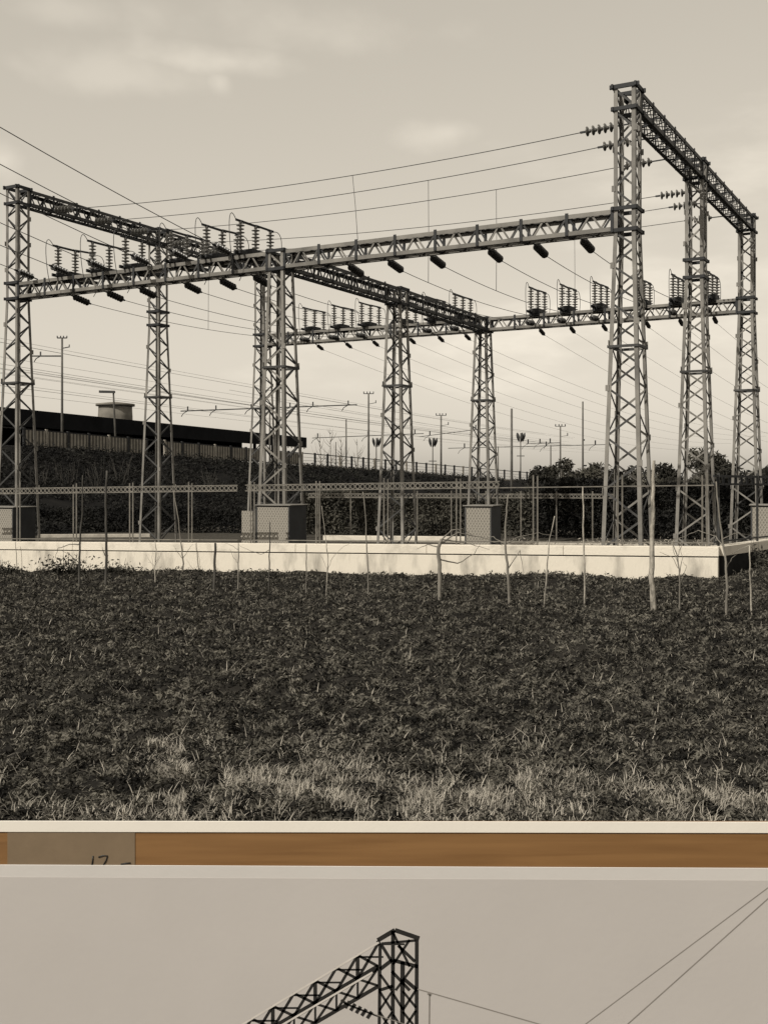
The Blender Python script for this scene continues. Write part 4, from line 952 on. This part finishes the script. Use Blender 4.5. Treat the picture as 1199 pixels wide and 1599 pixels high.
slab('tape_strip', 13, 1294, 212, 1356, .0005, .0018, 'tape', tp, .0004)
def pen(us, r=.0021):
    pts = [BP(u, v, .0026) for u, v in us]; return tube('pen_stroke', pts, r, 'ink', tp, 5)
pen([(146.5, 1336), (146, 1343), (145, 1350)]); pen([(155, 1338), (162, 1335.5), (169, 1336), (167, 1343), (163, 1350)]); pen([(190, 1349), (197, 1347.5), (205, 1347)])
ph = thing('photographic_print', BP(600, 1600, .004), 'grey photographic print of a lattice mast and girder fixed on the board', 'print'); ORG[ph.name_full] = Vector(ph.location)
SK = .0045
slab('paper_sheet', -90, 1352, 1300, 1850, .002, .005, 'paper_margin', ph, .0008, SK)
slab('image_area', -75, 1371, 1285, 1835, .0048, .0056, 'print_grey', ph, .0, SK)
def ink_lines(name, segs, m, d=.0059):
    """flat printed lines: (u0, v0, u1, v1, width px)"""
    V = []; Fs = []
    for (u0, v0, u1, v1, wd) in segs:
        a = Vector((u0, v0)); b = Vector((u1, v1)); n_ = Vector((-(b - a).y, (b - a).x)); n_.normalize(); n_ *= wd / 2; k = len(V)
        for q in (a + n_, a - n_, b - n_, b + n_): V.append(BP(q.x, q.y, d) - origin(ph))
        Fs.append((k, k + 1, k + 2, k + 3))
    return link(name, mesh_pd(name, V, Fs, m), ph, Matrix.Translation(origin(ph)))
sg = []
# mast: legs
for a in ((594, 1472, 590, 1835, 5), (614, 1452, 613, 1835, 6), (629, 1500, 627, 1835, 7), (651, 1466, 650, 1835, 6)): sg.append(a)
for a in ((590, 1467, 617, 1451, 7), (617, 1451, 655, 1464, 7), (590, 1467, 594, 1474, 5), (596, 1472, 650, 1467, 4), (594, 1512, 612, 1498, 6), (614, 1498, 653, 1508, 6), (632, 1528, 652, 1545, 6), (592, 1545, 614, 1538, 5), (614, 1455, 640, 1508, 4), (640, 1466, 614, 1505, 4), (596, 1474, 612, 1500, 5), (622, 1475, 648, 1500, 5), (594, 1520, 612, 1545, 4), (612, 1515, 640, 1545, 5), (645, 1508, 618, 1545, 4)): sg.append(a)
for k in range(9):
    v = 1546 + k * 32
    sg += [(593, v, 612, v + 30, 4), (613, v, 593, v + 30, 3.5), (614, v + 4, 629, v + 28, 4), (629, v, 650, v + 26, 4), (650, v - 2, 629, v + 30, 4)]
ink_lines('printed_mast', sg, 'ink')
def g_line(t_): return (594 + (300 - 594) * t_, 1470 + (1640 - 1470) * t_)        # top chord, falling away from the mast
sg = []
def gp2(t_, k):                                   # k: 0 top chord, 1 lower near chord, 2 lower far chord
    u = 592 - 330 * t_; return (u, (1470, 1508, 1538)[k] + (340 * t_ * .585 if k == 0 else 340 * t_ * .565))
NPAN = 10
sg.append((*gp2(0, 1), *gp2(1.05, 1), 9)); sg.append((*gp2(0, 2), *gp2(1.05, 2), 6)); 
for k in range(NPAN):
    a, b = k / NPAN, (k + 1) / NPAN; c = (a + b) / 2
    if k % 2: sg.append((*gp2(a, 0), *gp2(a, 1), 6))
    sg += [(*gp2(a, 0), *gp2(b, 1), 4.5), (*gp2(b, 0), *gp2(a, 1), 4.5), (*gp2(a, 1), *gp2(b, 2), 4), (*gp2(b, 1), *gp2(a, 2), 4), (*gp2(a, 2), *gp2(a, 1), 3.5), (gp2(a, 0)[0], gp2(a, 0)[1] + 3, gp2(a, 0)[0] + 40, gp2(a, 0)[1] + 3, 3)]
ink_lines('printed_girder', sg, 'ink', .0058)
ink_lines('printed_chord', [(*gp2(-.0, 0), *gp2(1.05, 0), 3.0), (gp2(.03, 1)[0], gp2(.03, 1)[1] + 3, gp2(1.05, 1)[0], gp2(1.05, 1)[1] + 3, 3.0)], 'ink_pale', .0062)
sg = []
for k in range(5): u, v = 543 + k * 8.6, 1567 + k * 4.0; sg += [(u - 3.5, v + 5.5, u + 3.5, v - 5.0, 5.5)]
sg.append((538, 1565, 590, 1585, 3)); sg.append((533, 1560, 545, 1568, 4))
ink_lines('printed_insulator', sg, 'ink', .0060)
ink_lines('printed_wire', [(652, 1543, 850, 1600, 1.8), (850, 1600, 1285, 1735, 1.8)], 'ink_mid', .0060)
ink_lines('printed_wire', [(671, 1551, 670, 1640, 2.2), (668, 1549, 674, 1552, 5)], 'ink_mid', .0061)
ink_lines('printed_wire', [(1215, 1370 + 2, 905, 1604, 1.6), (905, 1604, 640, 1790, 1.6)], 'ink_mid', .0060)
ink_lines('printed_wire', [(1230, 1373, 972, 1604, 1.8), (972, 1604, 780, 1776, 1.8)], 'ink_mid', .0061)
ink_lines('printed_wire', [(585, 1582, 640, 1600, 1.3)], 'ink_mid', .0061)
